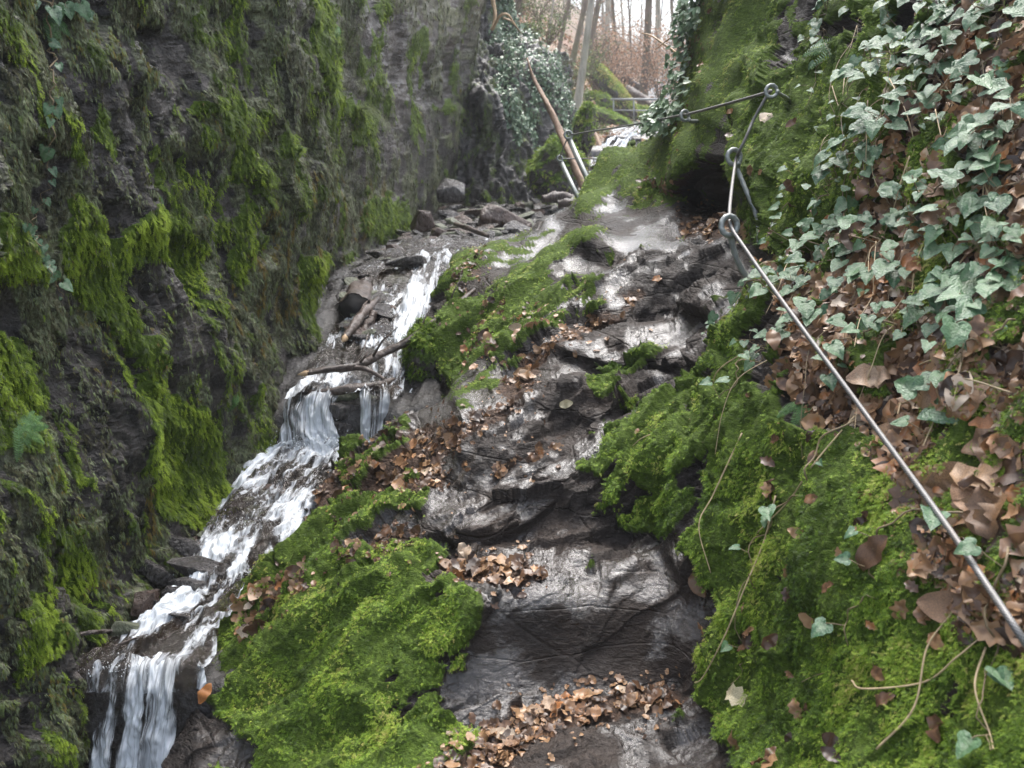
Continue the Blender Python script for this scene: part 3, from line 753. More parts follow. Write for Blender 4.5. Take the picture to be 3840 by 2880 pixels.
hgt = 0.002 + 0.013 * RS.rand(len(i), 1)
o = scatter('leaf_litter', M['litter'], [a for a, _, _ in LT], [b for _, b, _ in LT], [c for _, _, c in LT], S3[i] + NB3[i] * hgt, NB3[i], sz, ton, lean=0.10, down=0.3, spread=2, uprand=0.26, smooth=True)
setp(o, 'layer of fallen brown beech and oak leaves lying on the bank and ledges', 'leaf litter', kind='stuff')
# stray leaves and litter crumbs on bare rock
i = pick(infr * (1 - litm) * cell_w * sstep(blur2(litm, 18), 0.01, 0.3) * YY, 1700)
o2 = scatter('leaf_crumbs', M['litter'], [a for a, _, _ in LT], [b for _, b, _ in LT], [c for _, _, c in LT], S3[i] + NB3[i] * 0.006, NB3[i], 0.010 + 0.03 * RS.rand(len(i)) ** 2, 0.35 + 0.2 * RS.normal(size=len(i)), lean=0.05, down=0.3, spread=2, uprand=0.2, smooth=True)
setp(o2, 'small broken bits of brown leaf scattered over the wet path rock', 'leaf litter', kind='stuff')

i = pick(infr * mossm * (gx > 640) * cell_w * YY * sstep(fbm(P * 3 + 44, 3), 0.0, 0.3), 120)
o2 = scatter('stray_leaves', M['litter'], [a for a, _, _ in LT], [b for _, b, _ in LT], [c for _, _, c in LT], S3[i] + NB3[i] * 0.022, NB3[i], 0.025 + 0.040 * RS.rand(len(i)), 0.28 + 0.25 * RS.normal(size=len(i)), lean=0.1, down=0.5, spread=2, uprand=0.35, smooth=True)
setp(o2, 'stray brown leaves caught in the moss of the right bank', 'leaf litter', kind='stuff')
def small_mesh(name, v, f, mat, smooth=True):
    me = bpy.data.meshes.new(name); me.from_pydata([tuple(a) for a in v], [], [tuple(int(q) for q in a) for a in f]); me.materials.append(mat)
    if smooth: me.polygons.foreach_set('use_smooth', [True] * len(me.polygons))
    return me
LM = [small_mesh('fallen_leaf', a * 1.0, b, M['leaf']) for a, b, _ in LT]
def orient(nrm, ang, tilt=0.3):
    z = Vector(nrm) + Vector((random.gauss(0, tilt), random.gauss(0, tilt), random.gauss(0, tilt))); z.normalize()
    x = Vector((math.cos(ang), math.sin(ang), 0)); x = (x - z * x.dot(z)).normalized(); y = z.cross(x)
    return Matrix((x, y, z)).transposed().to_4x4()
LEAFZ = [
 ('brown beech or oak leaf lying in the drift beside the stream, left of the path', 'leaves in the drift between stream and path', [(308,520),(328,492),(375,466),(400,445),(450,420),(500,408),(500,425),(468,440),(450,470),(440,498),(350,515)], 46, 0.07),
 ('brown leaf piled in the hollow of the mossy slab at lower left', 'leaves in the hollow of the mossy slab', [(245,622),(275,592),(318,578),(328,590),(290,610),(262,648)], 22, 0.085),
 ('brown leaf heaped at the left end of the ledge above the dark rock face', 'leaves heaped on the middle ledge', [(436,562),(470,556),(500,562),(490,578),(455,584)], 18, 0.08),
 ('brown leaf on the lowest ledge at the foot of the dark rock face', 'leaves on the lowest ledge', [(470,760),(500,735),(550,705),(640,695),(660,702),(560,725),(520,762)], 30, 0.058),
 ('brown leaf lying between the mossy root ridges above the stream', 'leaves between the mossy ridges', [(470,352),(500,322),(560,330),(545,375),(510,398),(480,385)], 26, 0.075),
 ('brown leaf lying on the bank under the ivy, above the steel cable', 'leaves on the bank above the cable', [(800,260),(900,210),(1020,190),(1020,420),(930,420),(860,330),(800,300)], 60, 0.085),
 ('large pale brown leaf on the right bank close to the steel cable', 'leaves beside the cable', [(800,300),(860,320),(930,400),(1020,420),(1020,560),(960,500),(900,440),(850,400)], 50, 0.095),
]
for lab, grp, poly, cnt, s0 in LEAFZ:
    px_, py_ = np.array(poly).T; k = 0
    while k < cnt:
        a, b_ = random.uniform(px_.min(), px_.max()), random.uniform(py_.min(), py_.max())
        if not inpoly(poly, np.array(a), np.array(b_)): continue
        p, nn = place(a, b_)
        o = bpy.data.objects.new('fallen_leaf', random.choice(LM)); COL.objects.link(o)
        o.matrix_world = Matrix.Translation(p + nn * random.uniform(0.008, 0.02)) @ orient(nn, random.uniform(0, 6.28), 0.28) @ Matrix.Scale(s0 * random.uniform(0.75, 1.2), 4)
        setp(o, lab, 'leaf', grp); k += 1
M['curl'] = mat_leafy('orange_leaf', [(0, (0.42, 0.17, 0.05)), (1, (0.42, 0.17, 0.05))], 0.4, trans=0.15, vein=True)
M['cream'] = mat_leafy('cream_leaf', [(0, (0.62, 0.55, 0.36)), (1, (0.62, 0.55, 0.36))], 0.4, trans=0.2, vein=True)
for (a, b_, s_, m_, lab, ang, k) in ((220, 708, 0.075, 'curl', 'single orange beech leaf standing on the moss beside the lower waterfall', 1.2, 1), (908, 562, 0.10, 'leaf', 'lone round brown leaf on bright moss left of the steel cable', 0.3, 2),
        (748, 702, 0.085, 'cream', 'cream coloured wilted leaf at the lower edge of the right mossy bank', 2.2, 7), (570, 410, 0.06, 'cream', 'pale yellow leaf on the grey rock in the middle of the path', .4, 0),
        (964, 615, 0.11, 'leaf', 'large curled brown leaf just below the steel cable at lower right', 2.6, 3), (940, 500, 0.10, 'leaf', 'broad brown leaf tucked under the steel cable above the moss', 1.0, 4),
        (700, 585, 0.085, 'leaf', 'curled brown leaf caught in the cleft beside the dark mossy rock', 1.4, 5)):
    p, nn = place(a, b_); me = LM[k].copy(); me.materials[0] = M[m_]
    o = bpy.data.objects.new('fallen_leaf', me); COL.objects.link(o)
    o.matrix_world = Matrix.Translation(p + nn * 0.03) @ orient(nn + Vector((0, -0.4, 0.1)), ang, 0.1) @ Matrix.Scale(s_, 4); setp(o, lab, 'leaf')

# ================================================================== IVY
def mat_ivy(name, lo, hi, rough=0.3):
    n = N(name); r = n.n('ShaderNodeObjectInfo').outputs['Random']; c = n.n('ShaderNodeTexCoord').outputs['Object']
    col = n.mix(r, lo, hi); col = n.mix(n.ramp(n.noise(c, 5, 4, 0.6), [(0.4, 0.0), (0.75, 0.6)]), col, tuple(min(1, a * 2.1) for a in hi))
    vr = n.attr('vein', 'f'); col = n.mix(n.math('MULTIPLY', vr, 0.55), col, (0.20, 0.27, 0.16))
    b = n.n('ShaderNodeBsdfPrincipled'); n.put(b, Base_Color=col, Roughness=rough, Specular_IOR_Level=0.62)
    n.put(b, Normal=n.bump(n.noise(c, 14, 3, 0.5), 0.25, 0.1))
    t = n.n('ShaderNodeBsdfTranslucent'); n.link(col, t.inputs[0]); mx = n.n('ShaderNodeMixShader'); mx.inputs[0].default_value = 0.15
    n.link(b.outputs[0], mx.inputs[1]); n.link(t.outputs[0], mx.inputs[2]); n.link(mx.outputs[0], n.out.inputs[0]); return n.m
M['ivy'] = mat_ivy('ivy_leaf', (0.024, 0.080, 0.038), (0.080, 0.160, 0.070), 0.28)
def mat_plain(name, col, rough=0.6, metal=0.0, nscale=40, var=0.5, bump=0.3, bdist=0.004, stretch=(1, 1, 1), spec=0.5):
    n = N(name); c = n.n('ShaderNodeTexCoord').outputs['Object']; c = n.mapping(c, stretch)
    a = n.noise(c, nscale, 5, 0.6); b2 = n.noise(c, nscale * 0.13, 3, 0.6)
    f = n.math('MULTIPLY', n.math('ADD', a, b2), 0.5)
    cc = n.ramp(f, [(0.35, tuple(x * (1 - var) for x in col)), (0.65, tuple(min(1, x * (1 + var)) for x in col))])
    n.bsdf(Base_Color=cc, Roughness=n.ramp(a, [(0.3, max(0.05, rough - 0.12)), (0.7, min(1, rough + 0.12))]), Metallic=metal, Normal=n.bump(a, bump, bdist), Specular_IOR_Level=spec)
    return n.m
M['stem'] = mat_plain('ivy_stem', (0.20, 0.15, 0.085), 0.6)
def ivy_leaf_mesh(seed):
    r = random.Random(seed)
    out = [(0, 0.10), (0.20, 0.30), (0.02, 0.52), (-0.10, 0.42), (0.30, 0.40)]
    # outline of one half from petiole notch to tip: x along the midrib, y sideways
    half = [(0.0, 0.0), (-0.13, 0.16), (-0.12, 0.36), (0.03, 0.47), (0.19, 0.46), (0.35, 0.40), (0.50, 0.35), (0.64, 0.26), (0.81, 0.14), (0.98, 0.0)]
    lobed = r.uniform(0.0, 1.0)
    v = []; f = []; ve = []
    top = [(x, y * (1 + 0.06 * r.gauss(0, 1)) if 0 < i < 9 else y) for i, (x, y) in enumerate(half)]
    if lobed > 0.55: top[5] = (0.36, 0.355); top[3] = (0.02, 0.51)
    cup = r.uniform(-0.5, 0.35); tw = r.uniform(-0.3, 0.3); dr = r.uniform(0.0, 0.45)
    def z(x, y): return cup * y * y + 0.35 * abs(y) * 0.5 - dr * max(0, x - 0.3) ** 2 + tw * x * y + 0.015 * r.gauss(0, 1)
    mid = [(x * 0.98, 0.0) for x in (0.0, 0.12, 0.25, 0.4, 0.6, 0.8, 1.0)]
    for x, y in mid: v.append((x, y, z(x, y) - 0.02)); ve.append(1.0)
    for s in (1, -1):
        b = len(v)
        inner = [(x * 0.6 + 0.12, y * 0.5) for x, y in top]
        for x, y in top[1:-1]: v.append((x, s * y, z(x, y))); ve.append(0.0)
        b2 = len(v)
        for x, y in inner[1:-1]: v.append((x, s * y, z(x, y) + 0.02)); ve.append(0.15)
        m = [0, 0, 1, 2, 3, 3, 4, 5]      # inner -> midrib
        n = len(top) - 2
        for k in range(n - 1):
            q = (b + k, b + k + 1, b2 + k + 1, b2 + k); f.append(q if s < 0 else q[::-1])
            mm = (m[k], m[k + 1])
            q = (b2 + k, b2 + k + 1, mm[1], mm[0]) if mm[0] != mm[1] else (b2 + k, b2 + k + 1, mm[0])
            f.append(q if s < 0 else q[::-1])
        q = (b + n - 1, 6, b2 + n - 1); f.append(q if s < 0 else q[::-1])
        q = (b2 + n - 1, 6, 5); f.append(q if s < 0 else q[::-1])
        q = (0, b, b2); f.append(q if s < 0 else q[::-1])
    me = bpy.data.meshes.new('leaf'); me.from_pydata(v, [], f); me.materials.append(M['ivy'])
    me.polygons.foreach_set('use_smooth', [True] * len(me.polygons))
    a = me.attributes.new('vein', 'FLOAT', 'POINT'); a.data.foreach_set('value', ve)
    return me
IVY = [ivy_leaf_mesh(i) for i in range(9)]
def leaf_matrix(p, tipdir, face, s):
    z = face.normalized(); x = (tipdir - z * tipdir.dot(z)).normalized(); y = z.cross(x)
    return Matrix.Translation(p) @ Matrix((x, y, z)).transposed().to_4x4() @ Matrix.Scale(s, 4)
def ivy_vine(name, label, group, pts, surf, nleaf, size, lift=0.025, wob=6, stem_r=0.0022, leafy=(0.05, 1.0), face=(0, -0.35, 0.9), hang=0.6, spread=0.05, sub=None):
    """a vine that creeps over a surface along picture way-points; every leaf is a part"""
    n = max(14, len(pts) * 5); way = spline([(a, b, 0) for a, b in pts], n)
    ph = random.uniform(0, 9); path = []; nn = []
    for k, q in enumerate(way):
        q = (q.x + wob * math.sin(k * 0.9 + ph) * 0.5 + random.gauss(0, wob * 0.2), q.y + wob * math.sin(k * 0.7 + ph * 2) * 0.4)
        p, m = surf(*q); path.append(p + m * (lift * (0.5 + random.random())) ); nn.append(m)
    root = empty(name, path[0])
    setp(root, label, 'ivy', group)
    mb = MB(); org = path[0]
    sp_ = [a - org for a in spline(path, n * 2)]
    mb.tube(sp_, [stem_r * (1.25 - 0.8 * k / (2 * n)) for k in range(2 * n + 1)], 5)
    petiole = MB(); pets = []
    for k in range(nleaf):
        t = leafy[0] + (leafy[1] - leafy[0]) * (k + random.random()) / nleaf
        idx = min(int(t * n), n - 1); p = path[idx].lerp(path[idx + 1], t * n - idx if t * n - idx < 1 else 1); m = nn[idx]
        d = (path[idx + 1] - path[idx]).normalized(); side = m.cross(d).normalized() * random.choice((-1, 1))
        s = size * random.uniform(0.45, 1.25) * (1.0 if t < 0.85 else 0.75)
        base = p + side * random.uniform(0.2, 1.0) * spread + m * random.uniform(0.1, 0.9) * spread + Vector((0, 0, 0.01))
        mb.tube([p - org, (p + base) / 2 - org + m * 0.008, base - org], 0.0011, 4, cap=False)
        fc = Vector(face) * random.uniform(0.5, 1.2) + m * 0.7 + Vector((random.gauss(0, 0.3), random.gauss(0, 0.3), random.gauss(0, 0.25)))
        tip = Vector((0, -0.2, -1)) * hang + side * random.uniform(0.2, 1) + d * random.uniform(-0.2, 0.7)
        o = bpy.data.objects.new('leaf', random.choice(IVY)); COL.objects.link(o); o.parent = root
        o.matrix_local = leaf_matrix(base - org, tip, fc, s)
    mb.build('stem', M['stem'], root)
    return root
IV = [
 ('ivy vine in the top right corner with the uppermost dense leaves', [(1010,-20),(960,15),(925,50),(900,95)], 36, 0.062),
 ('ivy vine hanging down the right edge of the photo from the top', [(1030,0),(1005,60),(990,120),(1000,190)], 34, 0.062),
 ('ivy vine trailing from the top edge past the fern on the right bank', [(940,-20),(900,20),(905,60),(885,100),(870,140)], 32, 0.056),
 ('ivy vine with dusty blue-green leaves right of the upper eye bolt', [(960,60),(920,110),(890,150),(880,190)], 38, 0.060),
 ('ivy vine crossing the middle of the leafy right bank', [(1024,130),(975,150),(935,185),(900,215),(860,245)], 38, 0.062),
 ('ivy vine reaching down to the brown leaf drift above the cable', [(985,190),(940,220),(925,255),(890,280),(850,300)], 36, 0.062),
 ('ivy vine with large leaves close to the right edge above the cable', [(1035,220),(1005,270),(1000,320),(975,370)], 26, 0.066),
 ('ivy vine spreading just above the steel cable below the lower eye bolt', [(900,230),(860,262),(820,285),(790,300),(765,310)], 36, 0.058),
 ('ivy vine lying under the steel cable where it passes the leaf drift', [(850,300),(825,320),(800,335),(775,350),(760,345)], 24, 0.060),
 ('ivy vine at the far right edge half way down with few big leaves', [(1030,330),(1000,365),(960,395),(945,420),(925,450)], 9, 0.072),
 ('ivy vine beside the mossy bank by the second eye bolt', [(830,120),(805,160),(800,200),(790,240),(800,265)], 18, 0.045),
 ('ivy vine with small leaves left of the fern at the top', [(870,-15),(840,20),(830,60),(810,110)], 16, 0.042),
 ('ivy vine dangling over the dark mossy rock right of the path', [(800,330),(775,350),(760,385),(735,420),(722,450)], 10, 0.050),
 ('ivy vine trailing down the bright moss in the middle right', [(860,430),(820,480),(790,520),(765,545),(752,640),(740,690)], 7, 0.050),
 ('ivy vine with pale leaves on the lower mossy bank near the cable', [(1000,520),(930,535),(905,560),(900,600),(880,640),(830,690)], 7, 0.052),
 ('ivy vine at the lower right corner with twisted bare stems', [(1030,560),(1012,640),(1005,700),(1020,768)], 5, 0.055),
 ('ivy vine under the lower eye bolt over the edge of the wet rock', [(790,310),(765,300),(745,300),(730,325),(715,345)], 16, 0.048),
 ('ivy vine on the leafy slope between fern and right edge', [(975,20),(950,70),(960,110),(930,140)], 28, 0.060),
 ('ivy vine creeping across the drift of oak leaves at far right', [(1030,180),(980,220),(965,260),(975,300),(950,330)], 26, 0.064),
]
IV += [
 ('ivy vine low over the leaf drift at the right edge, below the dense ivy', [(1030,270),(990,285),(955,300),(930,330),(905,345)], 22, 0.064),
 ('ivy vine between the fern and the upper eye bolt', [(905,-20),(880,5),(850,10),(835,30),(825,50)], 20, 0.050),
 ('ivy vine running along the brow of the bank near the top edge', [(1024,20),(985,35),(945,45),(915,70),(890,80)], 30, 0.058),
 ('ivy vine in the middle of the right bank with paler leaves', [(930,95),(905,140),(870,165),(850,190),(835,215)], 28, 0.056),
 ('ivy vine threading the moss left of the dense ivy', [(880,190),(850,215),(835,240),(815,262)], 22, 0.054),
 ('ivy vine just above the leaf drift, right of the second eye bolt', [(900,250),(870,235),(840,245),(805,255),(785,275)], 24, 0.054),
 ('ivy vine leaning over the cable below the leaf drift', [(930,330),(900,345),(870,355),(850,375),(835,395)], 14, 0.060),
 ('ivy vine on the dark leafy slope at the right edge', [(1040,120),(1010,150),(1000,200),(1010,250)], 24, 0.066)]
for lab, pts, nl, s in IV:
    ivy_vine('ivy_vine', lab, 'ivy vines on the right bank', pts, place, max(4, int(nl * 0.85)), s * 0.98)
_wx, _wy = proj(WD[::2, ::2]); _WN = WN.reshape(WD.shape)[::2, ::2]; _WD = WD[::2, ::2]
def wallpt(px, py):
    k = int(np.argmin((_wx - px) ** 2 + (_wy - py) ** 2 + 4 * (_WD[..., 1] - 1))); k = np.unravel_index(k, _wx.shape)
    return Vector(_WD[k].tolist()), Vector(_WN[k].tolist())
ivy_vine('ivy_vine', 'thin ivy vine hanging down the left wall near the left edge', 'ivy vines on the left wall', [(48,-15),(46,43),(50,66),(45,96),(48,117),(46,139),(46,162),(44,194),(28,219),(24,232)], wallpt, 16, 0.040, wob=1.5, face=(0.6, -0.7, 0.4), hang=1.0, spread=0.02)
ivy_vine('ivy_vine', 'short ivy vine at the foot of the hanging one on the left wall', 'ivy vines on the left wall', [(24,225),(36,240),(46,262),(52,280),(60,300)], wallpt, 12, 0.036, wob=1.5, face=(0.6, -0.7, 0.4), hang=0.8, spread=0.02)
ivy_vine('ivy_vine', 'ivy spray in the top left corner of the wall', 'ivy vines on the left wall', [(20,-12),(50,4),(66,8),(85,10)], wallpt, 9, 0.05, wob=2, face=(0.6, -0.7, 0.4), hang=0.9, spread=0.03)

# bare trailing stems over the bank
def trailing(label, pts, r=0.0022, mat='stem', surf=place, lift=0.03):
    pp = [surf(a, b)[0] + surf(a, b)[1] * lift * random.uniform(0.5, 1.3) for a, b in pts]
    mb = MB(); mb.tube(spline(pp, 40), [r * (1.1 - 0.5 * k / 40) for k in range(41)], 6)
    return setp(mb.build('ivy_runner', M[mat], origin=pp[0]), label, 'stem', 'bare stems trailing over the right bank')
M['dry'] = mat_plain('dry_stem', (0.42, 0.32, 0.19), 0.55)
for lab, pts in (('long pale stem looping over the bright moss at the lower centre right', [(790,500),(772,545),(763,590),(750,635),(722,682),(712,690),(700,678)]),
        ('pale stem crossing the dark cleft right of the path', [(760,440),(742,500),(728,540),(722,575)]), ('thin yellow stem over the dark mossy rock', [(768,350),(735,385),(700,410),(660,445),(640,455)]),
        ('pale forked stem on the leaf drift beside the cable', [(960,360),(925,375),(915,400),(905,430)]), ('curved pale stem under the right edge ivy', [(1000,340),(980,400),(955,430),(942,460)]),
        ('reddish stem at the lower right below the cable', [(900,770),(940,720),(960,660),(975,615),(985,590)]), ('pale upright stem in the lower right corner', [(1000,650),(1003,700),(1010,740),(1024,765)]),
        ('brown twig lying on the lower mossy bank', [(886,693),(905,706),(950,690),(980,668),(1000,640)]), ('thin stem sloping over moss in the middle right', [(860,425),(825,470),(800,505),(770,535)]),
        ('slanting pale stem among the ivy at the right', [(1010,170),(985,240),(960,290),(955,330)]), ('stem arching between ivy leaves at the top right', [(1010,50),(985,90),(960,130),(945,165)]),
        ('stem trailing beside the fern at the top', [(835,-5),(850,40),(858,90),(845,130)]), ('stem lying across the leaf drift at the far right', [(1024,400),(985,395),(945,400),(910,410)])):
    trailing(lab, pts, mat='dry')
for k in range(30):
    a0, b0 = random.uniform(790, 1020), random.uniform(-10, 330); a0 = max(a0, 790 + b0 * 0.05); pts = [(a0, b0)]; da, db = random.uniform(-14, 4), random.uniform(20, 34)
    for q in range(random.randint(3, 5)):
        pts.append((pts[-1][0] + da + random.gauss(0, 7), pts[-1][1] + db + random.gauss(0, 5)))
    trailing('thin pale leafless stem trailing through the ivy of the right bank', pts, r=random.uniform(0.0011, 0.002), mat=random.choice(('dry', 'stem')), lift=0.045)
M['twig'] = mat_plain('twig_bark', (0.09, 0.065, 0.05), 0.6)

# ================================================================== FERNS
M['fern'] = mat_ivy('fern', (0.05, 0.13, 0.035), (0.09, 0.19, 0.05), 0.4)
def fern_frond(ln, n=13, w=0.2, seed=0):
    r = random.Random(seed); mb = MB(); pts = []
    for k in range(n + 2):
        t = k / (n + 1); pts.append(Vector((ln * t, 0, ln * (0.25 * t - 0.45 * t * t))))
    mb.tube(pts, [ln * 0.008] * len(pts), 4)
    for k in range(1, n + 1):
        t = k / (n + 1); wd = ln * w * math.sin(math.pi * (0.18 + 0.80 * t)) ** 0.8; p = pts[k]; h = ln * 0.27 / n
        for s in (-1, 1):
            e = Vector((wd * 0.25, s * wd, -0.15 * wd * r.random()))
            mb.poly([p + Vector((-h, 0, 0)), p + Vector((h, 0, 0)), p + e * 0.6 + Vector((h * 1.1, 0, 0.004)), p + e + Vector((h * 0.3, 0, 0)), p + e * 0.6 - Vector((h * 0.8, 0, -0.004))][::s])
    me = bpy.data.meshes.new('frond'); me.from_pydata([tuple(a) for a in mb.v], [], mb.f); me.materials.append(M['fern']); return me
FR = [fern_frond(1.0, 17 + 2 * i, 0.15 + 0.02 * i, i) for i in range(4)]
def fern(label, px, py, surf, size, nf=5, dirs=None, out=(0, -0.6, 0.6)):
    p, m = surf(px, py); root = empty('fern', p); setp(root, label, 'fern', 'small ferns')
    for k in range(nf):
        d = Vector(dirs[k]) if dirs else Vector((random.uniform(-1, 1), random.uniform(-0.6, 0.1), random.uniform(-0.7, 0.3)))
        o = bpy.data.objects.new('frond', random.choice(FR)); COL.objects.link(o); o.parent = root
        o.matrix_local = leaf_matrix(m * 0.01, d, m + Vector(out), size * random.uniform(0.75, 1.15))
    return root
fern('green fern with long fronds left of the ivy at the top right', 850, 44, place, 0.19, 4, [(-1, -0.1, -0.15), (-0.9, 0, 0.25), (1, -0.1, 0.15), (0.9, 0, -0.2)])
fern('silvery fern frond pair hanging below the green fern', 866, 58, place, 0.14, 3, [(-0.6, -0.1, -0.8), (0.9, 0, 0.3), (-0.2, -0.1, -1)])
fern('small fern growing between the leaves under the ivy by the cable', 862, 328, place, 0.09, 5)
fern('small dark fern clump below the cable beside the mossy rock', 812, 405, place, 0.11, 8)
fern('small fern on the left wall under the top corner ivy', 44, 18, wallpt, 0.10, 4, [(0.4, 0.3, -0.8), (0.7, 0.6, -0.5), (0.5, 0.6, -0.2), (0.1, 0.1, -1)], (0.7, -0.5, 0.4))
fern('pale feathery fern low on the left wall at the left edge', 14, 432, wallpt, 0.10, 7, [(0.5, 1, 0.1), (0.6, 1, -0.3), (0.3, 0.6, -0.8), (0.3, 1.1, 0.4), (0.2, 0.2, -1), (0.4, -0.5, -0.6), (0.6, 0.4, -0.1)], (0.7, -0.5, 0.4))
fern('fern tuft on the wall left of the upper waterfall', 236, 398, wallpt, 0.12, 6, None, (0.7, -0.5, 0.4))
fern('tiny fern on the big moss cushion of the left wall', 150, 192, wallpt, 0.09, 5, None, (0.7, -0.5, 0.4))
fern('fern sprig high on the wall beside the bright moss strip', 332, 38, wallpt, 0.16, 4, None, (0.7, -0.5, 0.4))
M['grass'] = mat_plain('grass_blade', (0.16, 0.20, 0.05), 0.6)
def grass(label, px, py, surf, n, ln, out):
    p, m = surf(px, py); mb = MB()
    for k in range(n):
        d = Vector((random.uniform(-0.5, 1.0), random.uniform(-0.8, 0.8), random.uniform(0.2, 0.8))) + Vector(out); d.normalize(); l = ln * random.uniform(0.5, 1.1)
        a = Vector((random.gauss(0, 0.02), random.gauss(0, 0.04), 0)); w = Vector((0, 1, 0)) * 0.003
        q = [a + d * l * t + Vector((0, 0, -1.1 * l * t * t)) for t in (0, 0.35, 0.7, 1.0)]
        mb.poly([q[0] - w, q[0] + w, q[1] + w, q[1] - w]); mb.poly([q[1] - w, q[1] + w, q[2] + w * .7, q[2] - w * .7]); mb.poly([q[2] - w * .7, q[2] + w * .7, q[3]])
    o = mb.build('grass_tuft', M['grass']); o.location = p; return setp(o, label, 'grass')
grass('drooping grass tuft on the moss cushion high on the left wall', 358, 108, wallpt, 130, 0.30, (0.5, 0, 0.1))

# ================================================================== WATER
def mat_water(name='stream_water', uscale=20, vscale=4.5, foam_bias=0.0, calpha=0.5):
    n = N(name); uv = n.n('ShaderNodeTexCoord').outputs['UV']; foam = n.attr('foam', 'f')
    st = n.noise(n.mapping(uv, (uscale, vscale, 1)), 1.0, 6, 0.68, 0.9)
    st2 = n.noise(n.mapping(uv, (uscale * 2.6, vscale * 3.0, 1)), 1.0, 4, 0.65, 1.2)
    h = n.math('ADD', n.math('MULTIPLY', st, 0.65), n.math('MULTIPLY', st2, 0.35))
    w = n.ramp(n.math('ADD', h, n.math('SUBTRACT', n.math('MULTIPLY', foam, 0.34), 0.21 - foam_bias)), [(0.48, 0.0), (0.55, 0.45), (0.64, 1.0)])
    white = n.n('ShaderNodeBsdfPrincipled'); n.put(white, Base_Color=(0.72, 0.76, 0.80, 1), Roughness=0.25, Normal=n.bump(h, 0.8, 0.03), Subsurface_Weight=0.0)
    clear = n.n('ShaderNodeBsdfPrincipled'); n.put(clear, Base_Color=(0.045, 0.032, 0.022, 1), Roughness=0.06, Alpha=calpha, Specular_IOR_Level=0.8, Normal=n.bump(h, 0.9, 0.035))
    mx = n.n('ShaderNodeMixShader'); n.link(w, mx.inputs[0]); n.link(clear.outputs[0], mx.inputs[1]); n.link(white.outputs[0], mx.inputs[2]); n.link(mx.outputs[0], n.out.inputs[0])
    return n.m
M['water'] = mat_water()
M['fall'] = mat_water('falling_water', 24, 1.3, 0.0, 0.12)
def ribbon(name, st, mat, nu=70, per=26, amp=0.012, seed=0):
    """stations (left px, right px, py left, py right, Y, foam) from the bottom up"""
    L = [at(a[0], a[2], a[4]) for a in st]; R = [at(a[1], a[3], a[4]) for a in st]
    n = per * (len(st) - 1)
    Ls = np.array([tuple(v) for v in spline(L, n)]); Rs = np.array([tuple(v) for v in spline(R, n)])
    fo = np.interp(np.linspace(0, len(st) - 1, n + 1), range(len(st)), [a[5] for a in st])
    u = np.linspace(-0.04, 1.04, nu)
    G = Ls[:, None] * (1 - u)[None, :, None] + Rs[:, None] * u[None, :, None]
    d = np.concatenate([[0], np.cumsum(np.linalg.norm(np.diff((Ls + Rs) / 2, axis=0), axis=1))])
    wid = np.linalg.norm(Rs - Ls, axis=1)
    UV = np.stack([(u[None] - 0.5) * wid[:, None] * 1.0, np.repeat(d[:, None], nu, 1)], -1)
    Nn = grid_normals(G)
    q = np.stack([UV[..., 0] * 9, UV[..., 1] * 3.5, np.full(UV.shape[:2], seed * 3.1)], -1)
    G = G + Nn * (amp * (fbm(q, 4, 0.6) + 0.6 * ridged(q * 2.2 + 5, 2)) * (0.5 + fo[:, None]) - 0.03 * np.clip(np.abs(u - 0.5) * 2 - 0.75, 0, 1)[None] * 4)[..., None]
    jj, ii = np.meshgrid(np.arange(n), np.arange(nu - 1), indexing='ij'); b = (jj * nu + ii).ravel()
    f = np.stack([b, b + 1, b + nu + 1, b + nu], 1)
    fall = mat is M['fall']
    fm = fo[:, None] + (1.0 if fall else 0.75) * noise(np.stack([UV[..., 0] * (9 if fall else 6), UV[..., 1] * (0.8 if fall else 3.0), 0 * UV[..., 0] + seed], -1)) + 0.5 * noise(np.stack([UV[..., 0] * 22, UV[..., 1] * 2.0, 0 * UV[..., 0] + seed + 4], -1))
    G[..., 1] += (0.05 if fall else 0.0) * fbm(np.stack([UV[..., 0] * 7, 0 * UV[..., 1], 0 * UV[..., 0] + seed], -1), 3)
    o = mesh_np(name, G.reshape(-1, 3), f, mat, {'foam': np.clip(fm, 0, 1.3).ravel()}, uv=UV.reshape(-1, 2))
    return setp(o, kind='structure')
ribbon('stream', [(60,200,692,690,2.71,0.5),(68,196,668,665,2.73,0.6),(88,208,650,650,2.82,0.55),(118,215,632,628,2.95,0.75),(160,230,604,602,3.12,0.85),(190,250,575,572,3.32,0.95),(196,276,546,545,3.52,0.75),(212,306,515,515,3.77,0.68),(236,338,482,484,4.06,0.8),(266,368,452,454,4.34,0.85),(280,382,444,446,4.40,0.9)], M['water'], 120, 30, 0.030)
ribbon('waterfall', [(60,192,860,860,2.56,1.0),(62,186,800,800,2.60,0.9),(66,182,740,740,2.63,0.72),(68,190,700,700,2.66,0.55),(68,194,672,670,2.70,0.5),(72,196,662,660,2.76,0.5)], M['fall'], 130, 24, 0.030, 3)
ribbon('waterfall', [(276,345,458,458,4.34,0.95),(280,338,440,440,4.40,0.85),(283,330,415,415,4.44,0.8),(286,334,397,396,4.49,0.7),(292,338,388,388,4.58,0.5)], M['fall'], 70, 22, 0.028, 5)
ribbon('waterfall', [(362,381,452,452,4.40,0.85),(361,383,430,430,4.42,0.75),(361,387,405,405,4.45,0.65),(360,390,394,394,4.50,0.5),(355,392,388,388,4.6,0.4)], M['fall'], 40, 22, 0.02, 7)
ribbon('waterfall', [(385,400,440,430,4.46,0.6),(394,420,415,410,4.55,0.6),(405,440,396,394,4.70,0.55),(415,450,386,386,4.85,0.4)], M['fall'], 40, 20, 0.02, 8)
